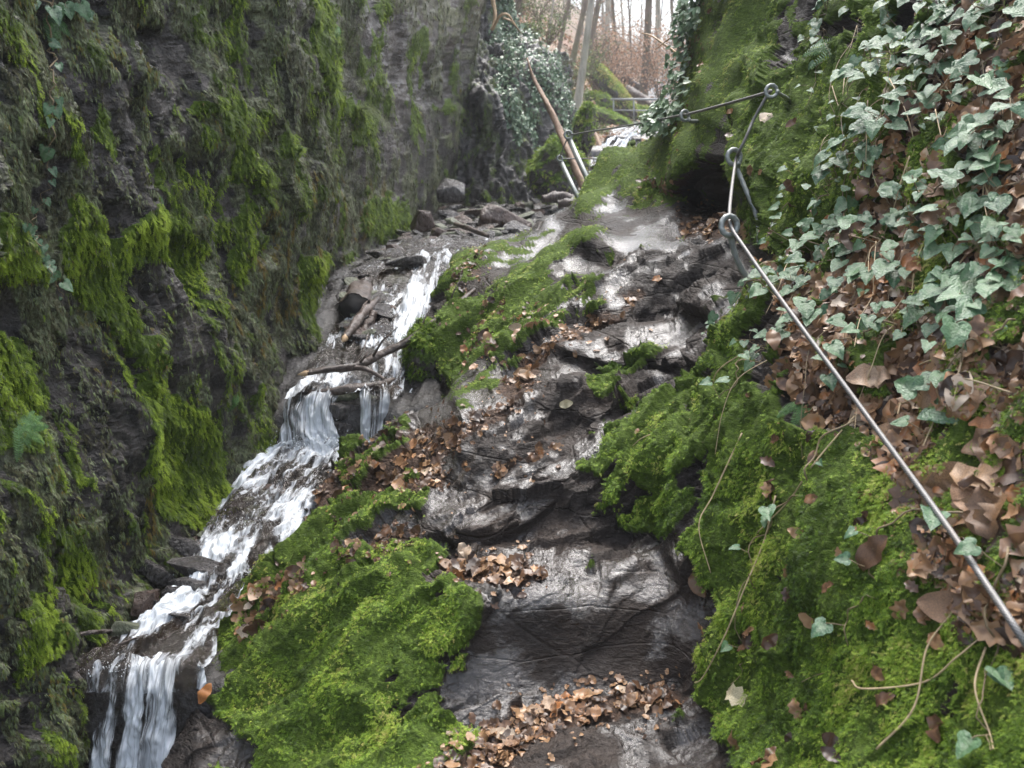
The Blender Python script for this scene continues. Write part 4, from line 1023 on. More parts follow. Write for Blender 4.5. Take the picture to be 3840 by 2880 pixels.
ribbon('stream', [(288,392,394,392,4.50,0.5),(300,400,380,380,4.72,0.6),(318,402,352,350,5.06,0.6),(336,405,322,320,5.55,0.65),(350,432,296,296,6.0,0.5),(362,448,272,270,6.5,0.4),(385,470,252,250,7.3,0.3),(400,500,240,238,8.0,0.2)], M['water'], 90, 26, 0.03, 9)
ribbon('waterfall', [(388,414,348,346,5.08,0.9),(396,424,322,320,5.5,0.62),(404,436,292,292,6.0,0.66),(412,446,268,266,6.6,0.6),(418,452,254,252,7.0,0.6)], M['fall'], 50, 20, 0.03, 11)
ribbon('stream', [(560,625,182,182,17.5,0.35),(575,640,168,168,19.5,0.5),(590,650,160,160,20.2,0.8)], M['water'], 50, 16, 0.05, 13)
ribbon('waterfall', [(592,622,163,163,20.0,0.9),(598,626,150,150,20.6,0.85),(608,634,139,140,21.2,0.75),(612,660,131,131,21.8,0.6),(620,668,127,127,22.6,0.3)], M['fall'], 60, 16, 0.06, 15)

# broken foam and drops thrown up where the water lands
def splash(label_mesh, px_, py_, Y, w, h, n, r0):
    c = at(px_, py_, Y); rs = np.random.RandomState(int(px_)); p = c + rs.normal(size=(n, 3)) * np.array([w, w * 0.5, h * 0.5]); p[:, 2] = c[2] + np.abs(p[:, 2] - c[2]) * 0.9
    O = np.array([(1, 0, 0), (-1, 0, 0), (0, 1, 0), (0, -1, 0), (0, 0, 1.3), (0, 0, -1.3)], float); OF = np.array([(0, 2, 4), (2, 1, 4), (1, 3, 4), (3, 0, 4), (2, 0, 5), (1, 2, 5), (3, 1, 5), (0, 3, 5)])
    r = r0 * (0.3 + rs.rand(n) ** 2); v = p[:, None] + O[None] * r[:, None, None]; f = OF[None] + (np.arange(n) * 6)[:, None, None]
    setp(mesh_np('splash', v.reshape(-1, 3), f.reshape(-1, 3), M['drop']), kind='structure')
M['drop'] = mat_plain('foam_drops', (0.72, 0.76, 0.80), 0.2, var=0.05)
splash('', 312, 448, 4.36, 0.11, 0.10, 500, 0.0035); splash('', 371, 448, 4.38, 0.04, 0.06, 160, 0.003); splash('', 130, 668, 2.70, 0.08, 0.015, 120, 0.003)
splash('', 215, 580, 3.3, 0.06, 0.04, 200, 0.003); splash('', 262, 525, 3.7, 0.10, 0.04, 260, 0.003); splash('', 400, 340, 5.1, 0.10, 0.06, 220, 0.004)

# ================================================================== STONES
M['stone'] = mat_plain('wet_stone', (0.065, 0.058, 0.055), 0.25, nscale=6, var=0.55, bump=0.7, bdist=0.06, spec=0.7)
M['stone_b'] = mat_plain('brown_wet_stone', (0.085, 0.055, 0.042), 0.3, nscale=6, var=0.5, bump=0.6, bdist=0.06, spec=0.6)
M['stone_g'] = mat_plain('grey_green_stone', (0.12, 0.13, 0.085), 0.5, nscale=5, var=0.45, bump=0.6, bdist=0.05)
def stone_mesh(name, seed, mat, flat=0.35, npts=16):
    r = np.random.RandomState(seed); p = unit(r.normal(size=(npts, 3))) * (0.8 + 0.25 * r.rand(npts, 1)); p[:, 2] = np.clip(p[:, 2], -0.75, 0.75); p *= np.array([1, 0.72, flat])
    bm = bmesh.new()
    for a in p: bm.verts.new(a)
    h = bmesh.ops.convex_hull(bm, input=bm.verts)
    bmesh.ops.delete(bm, geom=[g for g in set(h['geom_interior'] + h['geom_unused']) if isinstance(g, bmesh.types.BMVert)], context='VERTS')
    bmesh.ops.bevel(bm, geom=bm.edges[:], offset=0.035, segments=2, affect='EDGES', profile=0.6)
    me = bpy.data.meshes.new(name); bm.to_mesh(me); bm.free(); me.materials.append(mat); return me
STM = [stone_mesh('flat_stone', i, (M['stone'], M['stone'], M['stone_b'], M['stone_g'])[i % 4], 0.22 + 0.05 * (i % 3)) for i in range(14)]
STR = [stone_mesh('stone', 50 + i, (M['stone'], M['stone_b'])[i % 2], 0.6) for i in range(6)]
def stone(me, p, s, rot, label, group=None, name='stone', sink=0.0, mat=None):
    if mat: me = me.copy(); me.materials[0] = mat
    o = bpy.data.objects.new(name, me); COL.objects.link(o); o.location = Vector(p) - Vector((0, 0, sink)); o.rotation_euler = rot
    o.scale = (s, s, s) if not hasattr(s, '__len__') else s
    return setp(o, label, 'stone', group)
def bed(px, py):
    """where the sight line meets the ground"""
    Ys = np.geomspace(1.6, 40, 900); q = at(px, py, Ys); z = ground_z(q[:, 0], Ys); k = int(np.argmax(q[:, 2] < z)); return Vector(q[k].tolist())
SZ = [('flat wet slate lying in the bouldery bed between wall and path, far end', 'slates of the upper stream bed', [(468,196),(575,192),(560,205),(480,210)], 46, 0.20),
      ('flat wet slate in the middle of the stony stream bed below the ivy wall', 'slates of the middle stream bed', [(440,208),(565,205),(520,232),(430,235)], 110, 0.17),
      ('wet slate on the stony stream bed just above the white rapids', 'slates above the rapids', [(400,236),(520,230),(460,262),(375,268)], 75, 0.14),
      ('dark wet stone breaking the water of the rapids below the stony bed', 'stones in the rapids', [(352,268),(410,262),(400,300),(385,350),(340,345),(345,290)], 48, 0.12),
      ('small wet stone in the far stream below the cascade', 'stones of the far stream', [(570,168),(612,160),(616,190),(580,192)], 20, 0.30),
      ('dark wet stone in the stream between the two lower waterfalls', 'stones in the lower stream', [(215,500),(300,470),(330,455),(300,510),(262,540),(240,580),(205,560)], 40, 0.075)]
for lab, grp, poly, cnt, s0 in SZ:
    px_, py_ = np.array(poly).T; k = 0
    while k < cnt:
        a, b_ = random.uniform(px_.min(), px_.max()), random.uniform(py_.min(), py_.max())
        if not inpoly(poly, np.array(a), np.array(b_)): continue
        s = s0 * random.uniform(0.45, 1.35)
        stone(random.choice(STM), bed(a, b_), (s, s, s * random.uniform(0.7, 1.5)), (random.gauss(0.1, 0.22), random.gauss(0.1, 0.22), random.uniform(0, 6.28)), lab, grp, 'flat_stone', -0.055 if 'rapids' in grp or 'lower' in grp else -0.02); k += 1
SPEC = [(200,568,3.30,(.17,.10,.11),(0.1,0.35,0.3),0,'large flat black slab jutting into the lower stream from the wall','stone'),(198,582,3.24,(.15,.08,.09),(0.0,0.3,0.5),3,'second black slab beneath the jutting one at the lower stream','stone'),
 (176,594,3.16,(.075,.06,.10),(0.6,0.2,0.4),1,'pale glistening wet rock in the heap beside the lower stream','stone'),(148,604,3.08,(.09,.06,.14),(0.4,0.5,0.9),4,'brown upright wet slab in the heap at the wall foot','stone_b'),
 (162,608,3.08,(.05,.04,.09),(0.5,0.9,0.1),5,'narrow wet slab leaning beside the pale rock','stone'),(185,618,3.02,(.10,.035,.05),(0.2,0.7,0.9),6,'dark plank-like slab at the foot of the rock heap','stone'),(170,626,2.99,(.09,.04,.05),(0.1,-0.5,0.4),2,'low dark wet slab above the pool','stone_b'),
 (126,628,2.92,(.065,.045,.06),(0,0.1,0.3),1,'rounded grey-green stone on the heap by the pool','stone_g'),(156,575,3.25,(.11,.07,.10),(0.2,0.5,0.5),7,'black wet stone wedged at the wall above the heap','stone'),
 (185,548,3.5,(.12,.07,.09),(0,0.5,0.2),8,'black rock ledge at the wall beside the narrow rapid','stone'),(268,492,4.03,(.14,.09,.09),(0,0.2,0.3),9,'dark peaked rock in the stream left of the leaf drift','stone_b'),(258,502,3.92,(.12,.06,.06),(0.2,0,0.8),4,'low dark rock touching the peaked one in the stream','stone'),
 (312,463,4.32,(.10,.06,.06),(0,0.1,0.1),0,'flat black rock awash below the middle waterfalls','stone'),(328,490,4.0,(.075,.05,.06),(0,0.2,0.2),5,'greenish blocky stone on the right edge of the stream','stone_g'),
 (342,408,4.52,(.16,.10,.18),(0.2,0.1,0.3),3,'black wet boulder between the two middle waterfalls','stone'),(338,434,4.50,(.14,.10,.18),(0.4,0.2,0.9),7,'black rock deep under the boulder between the falls','stone'),(352,396,4.62,(.16,.10,.09),(0,0.2,0.5),1,'olive brown flat rock on top of the middle fall','stone_g'),
 (392,412,4.62,(.10,.10,.20),(0,0.3,0.5),2,'dark rock at the right side of the narrow fall','stone'),(395,395,4.66,(.045,.04,.13),(0.1,0.2,0.2),5,'upright pointed brown stone on the lip of the falls','stone_b'),(372,392,4.7,(.14,.08,.08),(0,0,0.3),8,'dark flat rock under the drift branches','stone'),
 (503,220,10.2,(.36,.26,.30),(0,0.2,0.1),1,'big rounded reddish brown boulder in the stony stream bed','stone_b'),(405,262,6.5,(.22,.12,.16),(0,0.1,0.7),6,'dark rock at the head of the white rapids','stone'),
 (452,192,12.6,(.34,.3,.3),(0,0.2,0.1),2,'dark rock at the foot of the left wall beyond the bed','stone'),(420,222,10,(.18,.12,.3),(0.1,0.1,0.1),3,'brown upright stone leaning at the end of the left wall','stone_b'),
 (606,152,19.5,(.9,.5,.35),(0,0,0.1),9,'dark rock left of the far cascade','stone'),(640,144,21.5,(1.0,.6,.45),(0,0.1,0.1),4,'dark boulder that parts the far cascade','stone'),(615,176,15,(.5,.35,.3),(0,0,0.1),7,'round dark boulder in the stream behind the mossy hump','stone'),
 (584,200,11,(.3,.3,.15),(0,0,0.4),5,'grey rock at the foot of the leaning posts','stone_g'),(658,707,2.38,(.085,.05,.045),(0.5,-0.1,0.2),2,'pale broken stone on the lowest path ledge','stone_g'),(700,242,4.75,(.10,.06,.05),(0.3,0,0.2),3,'dark angular stone on the ledge beside the lower eye bolt','stone'),
 (716,250,4.5,(.09,.06,.07),(0.2,0.3,0.2),6,'second dark angular stone below the lower eye bolt','stone')]
for px_, py_, Y_, s, r_, k, lab, mt in SPEC:
    stone(STM[k] if s[2] < s[0] * 1.5 else STR[k % 6], at(px_, py_, Y_), (s[0], s[1], s[2] / (0.25 if s[2] < s[0] * 1.5 else 0.6) * 0.6), r_, lab, None, 'rock', mat=M[mt])

# mossy boulder by the rapids
def blob(name, c, sc, rot, mat, seed, amp=0.18, n=70, freq=1.6, attrs=None, squash=None):
    th, ph = np.meshgrid(np.linspace(0, 2 * np.pi, 2 * n + 1), np.linspace(0.001, np.pi - 0.001, n))
    U = np.stack([np.cos(th) * np.sin(ph), np.sin(th) * np.sin(ph), np.cos(ph)], -1)
    U = np.sign(U) * np.abs(U) ** 0.8
    r = 1 + amp * fbm(U * freq + seed, 4) + 0.5 * amp * np.round(2 * noise(U * 1.3 + seed * 2)) / 2
    R = np.array(Matrix.Rotation(rot[2], 3, 'Z') @ Matrix.Rotation(rot[1], 3, 'Y') @ Matrix.Rotation(rot[0], 3, 'X'))
    Pb = (U * r[..., None] * np.array(sc)) @ R.T
    w = 2 * n + 1; jj, ii = np.meshgrid(np.arange(n - 1), np.arange(w - 1), indexing='ij'); b = (jj * w + ii).ravel()
    f = np.stack([b, b + w, b + w + 1, b + 1], 1)
    Nn = grid_normals(Pb); s = np.sign((Nn * Pb).sum(-1)); Nn = Nn * s[..., None]
    ms = sstep(Nn[..., 2] + 0.5 * fbm(Pb * 3 / max(sc) + 5, 3), -0.1, 0.35)
    o = mesh_np(name, Pb.reshape(-1, 3), f, mat, {'masks': np.stack([ms, 0 * ms, ms], -1).reshape(-1, 3), 'wet': (0.5 - 0.5 * ms).ravel()})
    o.location = c
    return o, Pb.reshape(-1, 3), Nn.reshape(-1, 3), ms.ravel()
def mossy(label, c, sc, rot, seed, ntuft, tsz, tone0=0.45, thr=0.3, **k):
    o, Pb, Nn, ms = blob('mossy_boulder', Vector(c), sc, rot, M['slope'], seed, **k); setp(o, label, 'boulder')
    i = pick((ms ** 2 + thr * 0.1), ntuft)
    t = scatter('moss_cover', M['moss'], [a for a, _, _ in MT], [b for _, b, _ in MT], [c_ for _, _, c_ in MT], Pb[i], Nn[i], tsz * (0.6 + 0.8 * RS.rand(len(i))), tone0 + 0.5 * fbm(Pb[i] * 6 / max(sc) * 0.5, 3) + 0.15 * RS.normal(size=len(i)), lean=0.6, spread=1.0)
    t.parent = o; return o
mossy('rounded boulder thick with dark green moss at the right edge of the rapids', at(430, 356, 4.95), (0.145, 0.16, 0.19), (0, 0.25, 0.3), 3, 7000, 0.028, 0.36, 3.0)
mossy('huge slanting boulder with yellow-green moss left of the footbridge', at(610, 90, 31.5), (1.25, 0.8, 0.36), (0.15, 0.80, 0.0), 5, 4200, 0.09, 0.95, amp=0.12)
mossy('low mossy rock mound behind the footbridge railing', at(634, 121, 33), (1.15, 0.9, 0.5), (0, 0.1, 0), 6, 3000, 0.10, 0.75)
mossy('dark mossy rock under the slanting boulder beside the pale beech', at(595, 110, 30.5), (0.65, 0.6, 0.5), (0, 0.3, 0), 8, 2200, 0.09, 0.6)
mossy('small mossy rock in the grass below the pale beech', at(600, 122, 25), (0.9, 0.6, 0.3), (0, 0.25, 0.2), 9, 2400, 0.08, 0.6)
mossy('mossy rock at the foot of the ivy wall beside the leaning trunk', at(556, 172, 13.2), (0.38, 0.4, 0.42), (0, 0.5, 0), 10, 3500, 0.06, 0.6)
mossy('mossy rock shoulder behind the upper leaning post', at(584, 133, 14.5), (0.16, 0.3, 0.42), (0, 0.1, 0), 11, 2400, 0.05, 0.6)

# ================================================================== DEAD WOOD
M['bark'] = mat_plain('wet_bark', (0.075, 0.055, 0.045), 0.4, nscale=8, var=0.6, bump=0.9, bdist=0.02, stretch=(3, 3, 3))
M['peeled'] = mat_plain('peeled_wood', (0.27, 0.18, 0.125), 0.7, nscale=9, var=0.4, bump=0.6, bdist=0.02, stretch=(5, 5, 1))
M['pale'] = mat_plain('broken_wood', (0.42, 0.29, 0.17), 0.6, nscale=20, var=0.3, bump=0.6)
M['black'] = mat_plain('rotten_core', (0.012, 0.010, 0.009), 0.7, nscale=15, var=0.4, bump=0.8)
def limb(name, label, way, rad, mat, group=None, cat='branch', sides=10, wob=0.0, n=40, root=None):
    pts = spline([at(*w) for w in way], n); org = pts[0].copy()
    for k in range(1, n): pts[k] += Vector((random.gauss(0, wob), random.gauss(0, wob), random.gauss(0, wob)))
    rr = np.interp(np.linspace(0, 1, n + 1), np.linspace(0, 1, len(rad)), rad); ph = random.uniform(0, 9)
    tw_ = lambda i, a: 1 + 0.16 * math.sin(3 * a + i * 0.35 + ph) + 0.10 * math.sin(i * 1.7 + 2 * a)
    mb = MB(); mb.tube([p - org for p in pts], rr, sides, twist=tw_)
    o = mb.build(name, mat); o.location = org
    return setp(o, label, cat, group), pts, rr
def branch_with_end(label, way, rad, mat, twigs=0, group=None, name='branch'):
    pts = spline([at(*w) for w in way], 40); root = empty(name, pts[0]); setp(root, label, 'branch', group); org = pts[0]
    rr = np.interp(np.linspace(0, 1, 41), np.linspace(0, 1, len(rad)), rad)
    mb = MB(); mb.tube([p - org for p in pts], rr, 10, twist=lambda i, a: 1 + 0.14 * math.sin(3 * a + i * .4) + 0.08 * math.sin(i * 1.9)); mb.build('stem', mat, root)
    e = MB(); t = (pts[0] - pts[2]).normalized(); e.tube([Vector((0, 0, 0)) - t * 0.01, t * 0.012, t * 0.05], [rr[0] * 1.02, rr[0] * 0.9, rr[0] * 0.15], 8); e.build('broken_end', M['pale'], root)
    for k in range(twigs):
        i = random.randint(8, 36); p = pts[i] - org; d = (pts[min(40, i + 3)] - pts[i]).normalized() + Vector((random.gauss(0, 0.6), random.gauss(0, 0.6), random.uniform(0.1, 0.8))); d.normalize()
        q = MB(); l = random.uniform(0.12, 0.35); q.tube([p, p + d * l * .5 + Vector((0, 0, .02)), p + d * l + Vector((random.gauss(0, .04), 0, random.gauss(0, .04)))], [rr[i] * .4, rr[i] * .28, rr[i] * .1], 5); q.build('twig', mat, root)
    return root
branch_with_end('long forked branch with a pale broken tip lying across the rapids', [(307,373,4.55),(330,369,4.6),(357,366,4.7),(380,355,4.8),(403,344,4.85),(420,332,4.9),(440,318,5.0),(459,303,5.15),(474,290,5.4)], [0.016, 0.020, 0.022, 0.022, 0.019, 0.017, 0.014], M['bark'], 5)
limb('branch', 'short side branch resting under the long branch at the falls', [(354,367,4.68),(368,370,4.66),(384,379,4.62)], [0.014, 0.012, 0.009], M['bark'])
limb('log', 'wet bark-covered log lying along the lip of the middle waterfalls', [(309,393,4.52),(335,391,4.52),(360,388,4.55),(380,385,4.6),(394,379,4.7)], [0.016, 0.022, 0.026, 0.022, 0.012], M['bark'], cat='log')
branch_with_end('thick wet branch sloping down beside the hollow log', [(345,338,5.1),(356,323,5.3),(366,310,5.5),(378,300,5.8)], [0.022, 0.030, 0.030, 0.026], M['bark'], 1)
limb('root_branch', 'sheet of torn bark leaning on the stones below the hollow log', [(357,342,5.2),(368,325,5.4),(374,312,5.5)], [0.02, 0.035, 0.02], M['bark'])
# hollow log seen end-on
lg = empty('hollow_log', at(356, 306, 5.65)); setp(lg, 'black hollow log seen end-on where the rapids leave the wall', 'log')
c0 = V(355, 309, 5.55) - lg.location; c1 = V(364, 286, 6.6) - lg.location
mb = MB(); pts = [c0.lerp(c1, t) for t in np.linspace(0, 1, 14)]
mb.tube(pts, [0.100 + 0.006 * math.sin(k * 1.3) for k in range(14)], 26, cap=False, twist=lambda i, a: 1 + 0.06 * math.sin(5 * a + i * .3) + 0.04 * math.sin(9 * a))
mb.build('bark', M['bark'], lg)
mb = MB(); mb.tube([pts[0] * 1.0, pts[1], pts[3]], [0.094, 0.080, 0.03], 26, cap=True, twist=lambda i, a: 1 + 0.06 * math.sin(5 * a) + 0.04 * math.sin(9 * a)); mb.build('core', M['black'], lg)
limb('leaning_trunk', 'peeled reddish trunk leaning against the ivy-clad rock', [(527,58,11.2),(534,79,11.0),(546,102,10.7),(554,117,10.5),(564,142,10.2),(575,167,9.9),(587,193,9.6),(594,207,9.4)], [0.009, 0.020, 0.030, 0.036, 0.038, 0.040, 0.043, 0.045], M['peeled'], cat='trunk', n=50)
limb('log', 'dark log lying across the far end of the stony bed', [(543,199,11.3),(557,196,11.4),(572,198,11.5)], [0.045, 0.06, 0.05], M['bark'], cat='log')
limb('log', 'second log beside the mossy slope at the end of the bed', [(558,204,10),(570,203,10),(582,204,10)], [0.045, 0.05, 0.045], M['bark'], cat='log')
limb('branch', 'wet stick lying among the slates of the middle bed', [(455,224,9.2),(470,229,8.8),(488,236,8.4)], [0.02, 0.025, 0.02], M['bark'])
limb('branch', 'crooked brown branch hanging down to the far cascade', [(569,100,23),(576,108,22.5),(584,120,22),(594,133,21.5),(601,147,20.8)], [0.10, 0.085, 0.07, 0.06, 0.035], M['peeled'])
limb('log', 'fallen mossy log behind the footbridge', [(628,90,36),(640,97,35),(652,105,34),(664,112,33)], [0.16, 0.17, 0.16, 0.15], M['bark'], cat='log')
limb('log', 'fallen log on the far hillside left of the big trunk', [(611,72,40),(625,79,40),(640,88,40)], [0.16, 0.16, 0.14], M['bark'], cat='log')
limb('branch', 'thin stick lying by the pool at the foot of the wall', [(80,634,2.75),(96,632,2.78),(112,631,2.82)], [0.007, 0.008, 0.006], M['bark'])
limb('branch', 'small twig dipping into the pool beside the wall', [(115,646,2.78),(130,640,2.82),(148,634,2.88)], [0.004, 0.004, 0.002], M['bark'])
limb('branch', 'short brown stick standing in the leaves above the mossy ridges', [(491,250,6.3),(494,262,6.1),(492,273,5.9)], [0.012, 0.016, 0.018], M['peeled'])

# ================================================================== STEEL CABLE AND EYE BOLTS
M['steel'] = mat_plain('galvanised_steel', (0.27, 0.29, 0.28), 0.5, metal=0.4, nscale=30, var=0.35, bump=0.25, bdist=0.002)
M['cable'] = mat_plain('cable_steel', (0.24, 0.215, 0.195), 0.5, metal=0.35, nscale=60, var=0.3, bump=0.15, bdist=0.001)
M['rail'] = mat_plain('rail_paint', (0.30, 0.32, 0.33), 0.5, nscale=10, var=0.12)
def onrock(px, py, back=0.03): p = place(px, py)[0]; return p + p.normalized() * back
def eye_bolt(label, c, plane_x, plane_y, Rr, r, shank):
    """ring in the plane given by two axes, then the shank down to the rock; both ribbed like reinforcing bar"""
    root = empty('eye_bolt', c); setp(root, label, 'eye bolt', 'eye bolts that carry the cable')
    rib = lambda i, a: 1 + 0.13 * max(0, math.sin(2 * a + i * 0.9))
    x, y = Vector(plane_x).normalized(), Vector(plane_y).normalized(); mb = MB()
    s0 = shank[0] - Vector(c); a0 = math.atan2(s0.dot(y), s0.dot(x))
    n = 70; pts = [(x * math.cos(a0 + math.radians(25) + k / n * math.radians(345)) + y * math.sin(a0 + math.radians(25) + k / n * math.radians(345))) * Rr for k in range(n + 1)]
    w = x.cross(y).normalized(); pts = [p + w * r * 1.2 * (k / n) for k, p in enumerate(pts)]
    mb.tube(pts, r, 12, twist=rib); mb.build('ring', M['steel'], root)
    sp_ = [p - Vector(c) for p in shank]; sp_ = [pts[-1] * 0.98] + sp_; L = sum((b - a).length for a, b in zip(sp_, sp_[1:])); m = max(20, int(L / (r * 0.55)))
    mb = MB(); mb.tube(spline(sp_, m), r, 12, twist=rib); mb.build('shank', M['steel'], root); return root
X0, U0 = Vector((1, 0, 0)), Vector((0, 0.25, 1))
def front(a, b_, w=9):
    i = int(np.clip(np.searchsorted(xs, a), w, len(xs) - w - 1)); j = int(np.clip(np.searchsorted(ys, b_), w, len(ys) - w - 1))
    return float(SP_[j - w:j + w + 1, i - w:i + w + 1, 1].min())
def ring_y(a, b_, Y): return min(Y, front(a, b_, 26 if 690 < a and b_ < 130 else 9) - 0.06)
def shank_to(a0, b0, Y0, way, a1, b1):
    e = onrock(a1, b1); out = [V(a0, b0, Y0)]; n = len(way) + 1
    for k, (a, b_) in enumerate(way): out.append(V(a, b_, min(Y0 + (e.y - Y0) * ((k + 1) / n) ** 1.5, front(a, b_, 4) - 0.03)))
    return out + [e]
y3, y2, y1, y4 = ring_y(728, 226, 3.10), ring_y(733, 157, 3.95), ring_y(771, 92, 4.4) - 0.10, ring_y(690, 116, 5.4) - 0.1
eb3 = eye_bolt('nearest and largest eye bolt, the lowest one, over the wet rock', V(728.5,226,y3), (1,0.35,0), U0, 0.0108 * y3, 0.0031 * y3, shank_to(731, 238, y3, [(738,262), (752,287)], 766, 310))
eb2 = eye_bolt('second eye bolt from below, its long ribbed shank leaning to the right', V(733.5,157.5,y2), (1,0.3,0), U0, 0.0084 * y2, 0.0025 * y2, shank_to(738, 170, y2, [(745,188), (757,217)], 770, 250))
eb1 = eye_bolt('highest eye bolt, its shank set in the moss at the right', V(771,91.5,y1), (1,0.2,0.1), U0, 0.0066 * y1, 0.0020 * y1, shank_to(778, 93, y1, [(785,97)], 798, 105))
eb4 = eye_bolt('small eye bolt half hidden at the left end of the upper mossy rock', V(684.5,116,y4), (1,0.5,0), U0, 0.0055 * y4, 0.0017 * y4, shank_to(690, 121, y4, [(697,121)], 706, 126))
eb5 = eye_bolt('eye bolt on the upper tall leaning post beside the peeled trunk', V(568,135,8.4), (1,0.2,0), U0, 0.035, 0.010, [V(570,141,8.4)])
eb6 = eye_bolt('eye bolt on the lower leaning post left of the peeled trunk', V(559.7,158.5,8.9), (1,0.2,0), U0, 0.026, 0.009, [V(561.5,163,8.9)])
for lab, a, b_, r_ in (('upper grey steel post leaning beside the peeled trunk', (570,141,8.4), (594,194,8.0), 0.025), ('lower grey steel post leaning left of the peeled trunk', (561.5,163,8.9), (579,200,8.5), 0.023)):
    root = empty('steel_post', at(*b_)); setp(root, lab, 'post', 'leaning cable posts'); A, B = V(*a) - V(*b_), Vector((0, 0, 0)); Bx = B + (B - A) * 0.25
    MB().tube([A, A.lerp(Bx, .5), Bx], r_, 14).build('tube', M['steel'], root); d = (A - Bx).normalized()
    MB().tube([A - d * 0.004, A + d * 0.012, A + d * 0.02], [r_ * 1.05, r_ * 1.0, r_ * 0.4], 14).build('cap', M['steel'], root)
# the rope: strands laid round the line
cw = [(1250,978,1.05),(1160,846,1.18),(1085,735,1.36),(1024,641,1.50),(986,584,1.62),(949,529,1.74),(903,465,1.92),(870,420,2.06),(833,370,2.26),(796,320,2.50),(764,276,2.78),(746,250,2.95),(732,229,3.08),(729.5,216,3.16),(731,195,3.45),(734.5,168,3.85),(736.5,157,3.95),(740,150,4.0),(747,135,4.2),(753,121,4.4),(760,108,4.4),(767.5,95,4.4),(771,91,4.4),(762,94,4.45),(746,98.5,4.6),(730,103,4.8),(715,107,5.0),(700,111,5.2),(685,114.5,5.4),(672,117,5.7),(660,119.5,6.2),(620,127,7.3),(590,131.5,7.9),(570,135,8.4),(568,137,8.4),(561,154,8.8),(560,158.5,8.9),(575,158.6,8.9),(600,158.8,8.8),(618,159,8.5)]
def front(a, b_, w=9):
    i = int(np.clip(np.searchsorted(xs, a), w, len(xs) - w - 1)); j = int(np.clip(np.searchsorted(ys, b_), w, len(ys) - w - 1))
    return float(SP_[j - w:j + w + 1, i - w:i + w + 1, 1].min())
def clear(a, b_, Y, m=None):
    if a > 1030: return Y
    m = m or (0.13 if a > 850 else 0.20 if b_ < 130 else 0.09)
    return min(Y, front(a, b_, 26 if b_ < 160 and a > 690 else 6) - (0.10 if a > 810 else 0.06 if b_ > 152 else 0.10)) if a > 672 and inpoly(OUT, np.array(a * 1.0), np.array(b_ * 1.0)) and b_ < 760 else Y
cw = [(a, b_, clear(a, b_, Y)) for a, b_, Y in cw]
cps = spline([at(*w) for w in cw], 2400)
# strand geometry: equal steps along the rope
arr = np.array([tuple(p) for p in cps]); dl = np.concatenate([[0], np.cumsum(np.linalg.norm(np.diff(arr, axis=0), axis=1))])
tt = np.linspace(0, dl[-1], 3200); arr = np.stack([np.interp(tt, dl, arr[:, k]) for k in range(3)], 1)
T = unit(np.gradient(arr, axis=0)); up = unit(np.cross(T, np.array([0, 0, 1.0]))); bi = np.cross(T, up)
R0 = 0.0064
sd = 30; ang = np.linspace(0, 2 * np.pi, sd, endpoint=False)
tw_a = tt[:, None] / 0.048 * 2 * np.pi
prof = R0 * (0.72 + 0.36 * np.abs(np.cos(3 * (ang[None] + tw_a))))
rv = arr[:, None] + prof[..., None] * (np.cos(ang)[None, :, None] * up[:, None] + np.sin(ang)[None, :, None] * bi[:, None])
jj, ii = np.meshgrid(np.arange(len(tt) - 1), np.arange(sd), indexing='ij')
rf = np.stack([jj * sd + ii, jj * sd + (ii + 1) % sd, (jj + 1) * sd + (ii + 1) % sd, (jj + 1) * sd + ii], -1).reshape(-1, 4)
gr_ = np.abs(np.cos(3 * (ang[None] + tw_a))) + 0 * prof  # shade between the strands, painted into the cable colour
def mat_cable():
    n = N('cable_wire'); c = n.ramp(n.attr('groove_shade', 'f'), [(0.1, (0.035, 0.026, 0.02)), (0.5, (0.17, 0.165, 0.16)), (1.0, (0.32, 0.315, 0.31))])
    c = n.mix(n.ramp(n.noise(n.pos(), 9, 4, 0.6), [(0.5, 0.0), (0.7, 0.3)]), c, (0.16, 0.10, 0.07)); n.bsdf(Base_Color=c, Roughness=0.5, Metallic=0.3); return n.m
setp(mesh_np('steel_cable', rv.reshape(-1, 3), rf, mat_cable(), {'groove_shade': gr_.ravel()}), 'twisted steel cable running through the eye bolts up the right side of the path', 'cable')

# ================================================================== FOOTBRIDGE
fb = empty('footbridge', at(632, 123, 30)); setp(fb, 'small footbridge with grey railing over the far stream', 'bridge'); o0 = V(632, 123, 30)
def rel(px, py, Y=30): return V(px, py, Y) - o0
d = MB(); A, B = rel(600, 123.5), rel(668, 123.0); 
for k in range(14):
    c = A.lerp(B, (k + .5) / 14); d.box(c + Vector((0, 0.45, 0)), ((B - A).length / 28 * 0.92, 0.5, 0.03))
d.build('deck', mat_plain('bridge_planks', (0.10, 0.09, 0.08), 0.7), fb, smooth=False)
for dy in (0, 0.9):
    MB().box((A + B) / 2 + Vector((0, dy, -0.10)), ((B - A).length / 2, 0.04, 0.07)).build('beam', M['bark'], fb, smooth=False)
for dy in (0.0,):
    off = Vector((0, dy, 0))
    MB().tube([rel(610.5, 99.3) + off, rel(668, 99.4) + off], 0.035, 10).build('handrail', M['rail'], fb)
    MB().tube([rel(613.5, 110.2) + off, rel(668, 110.8) + off], 0.022, 10).build('mid_rail', M['rail'], fb)
    for px_ in (613.5, 633.8, 652.5):
        MB().tube([rel(px_, 99.5) + off, rel(px_, 124.0) + off], 0.024, 10).build('post', M['rail'], fb)

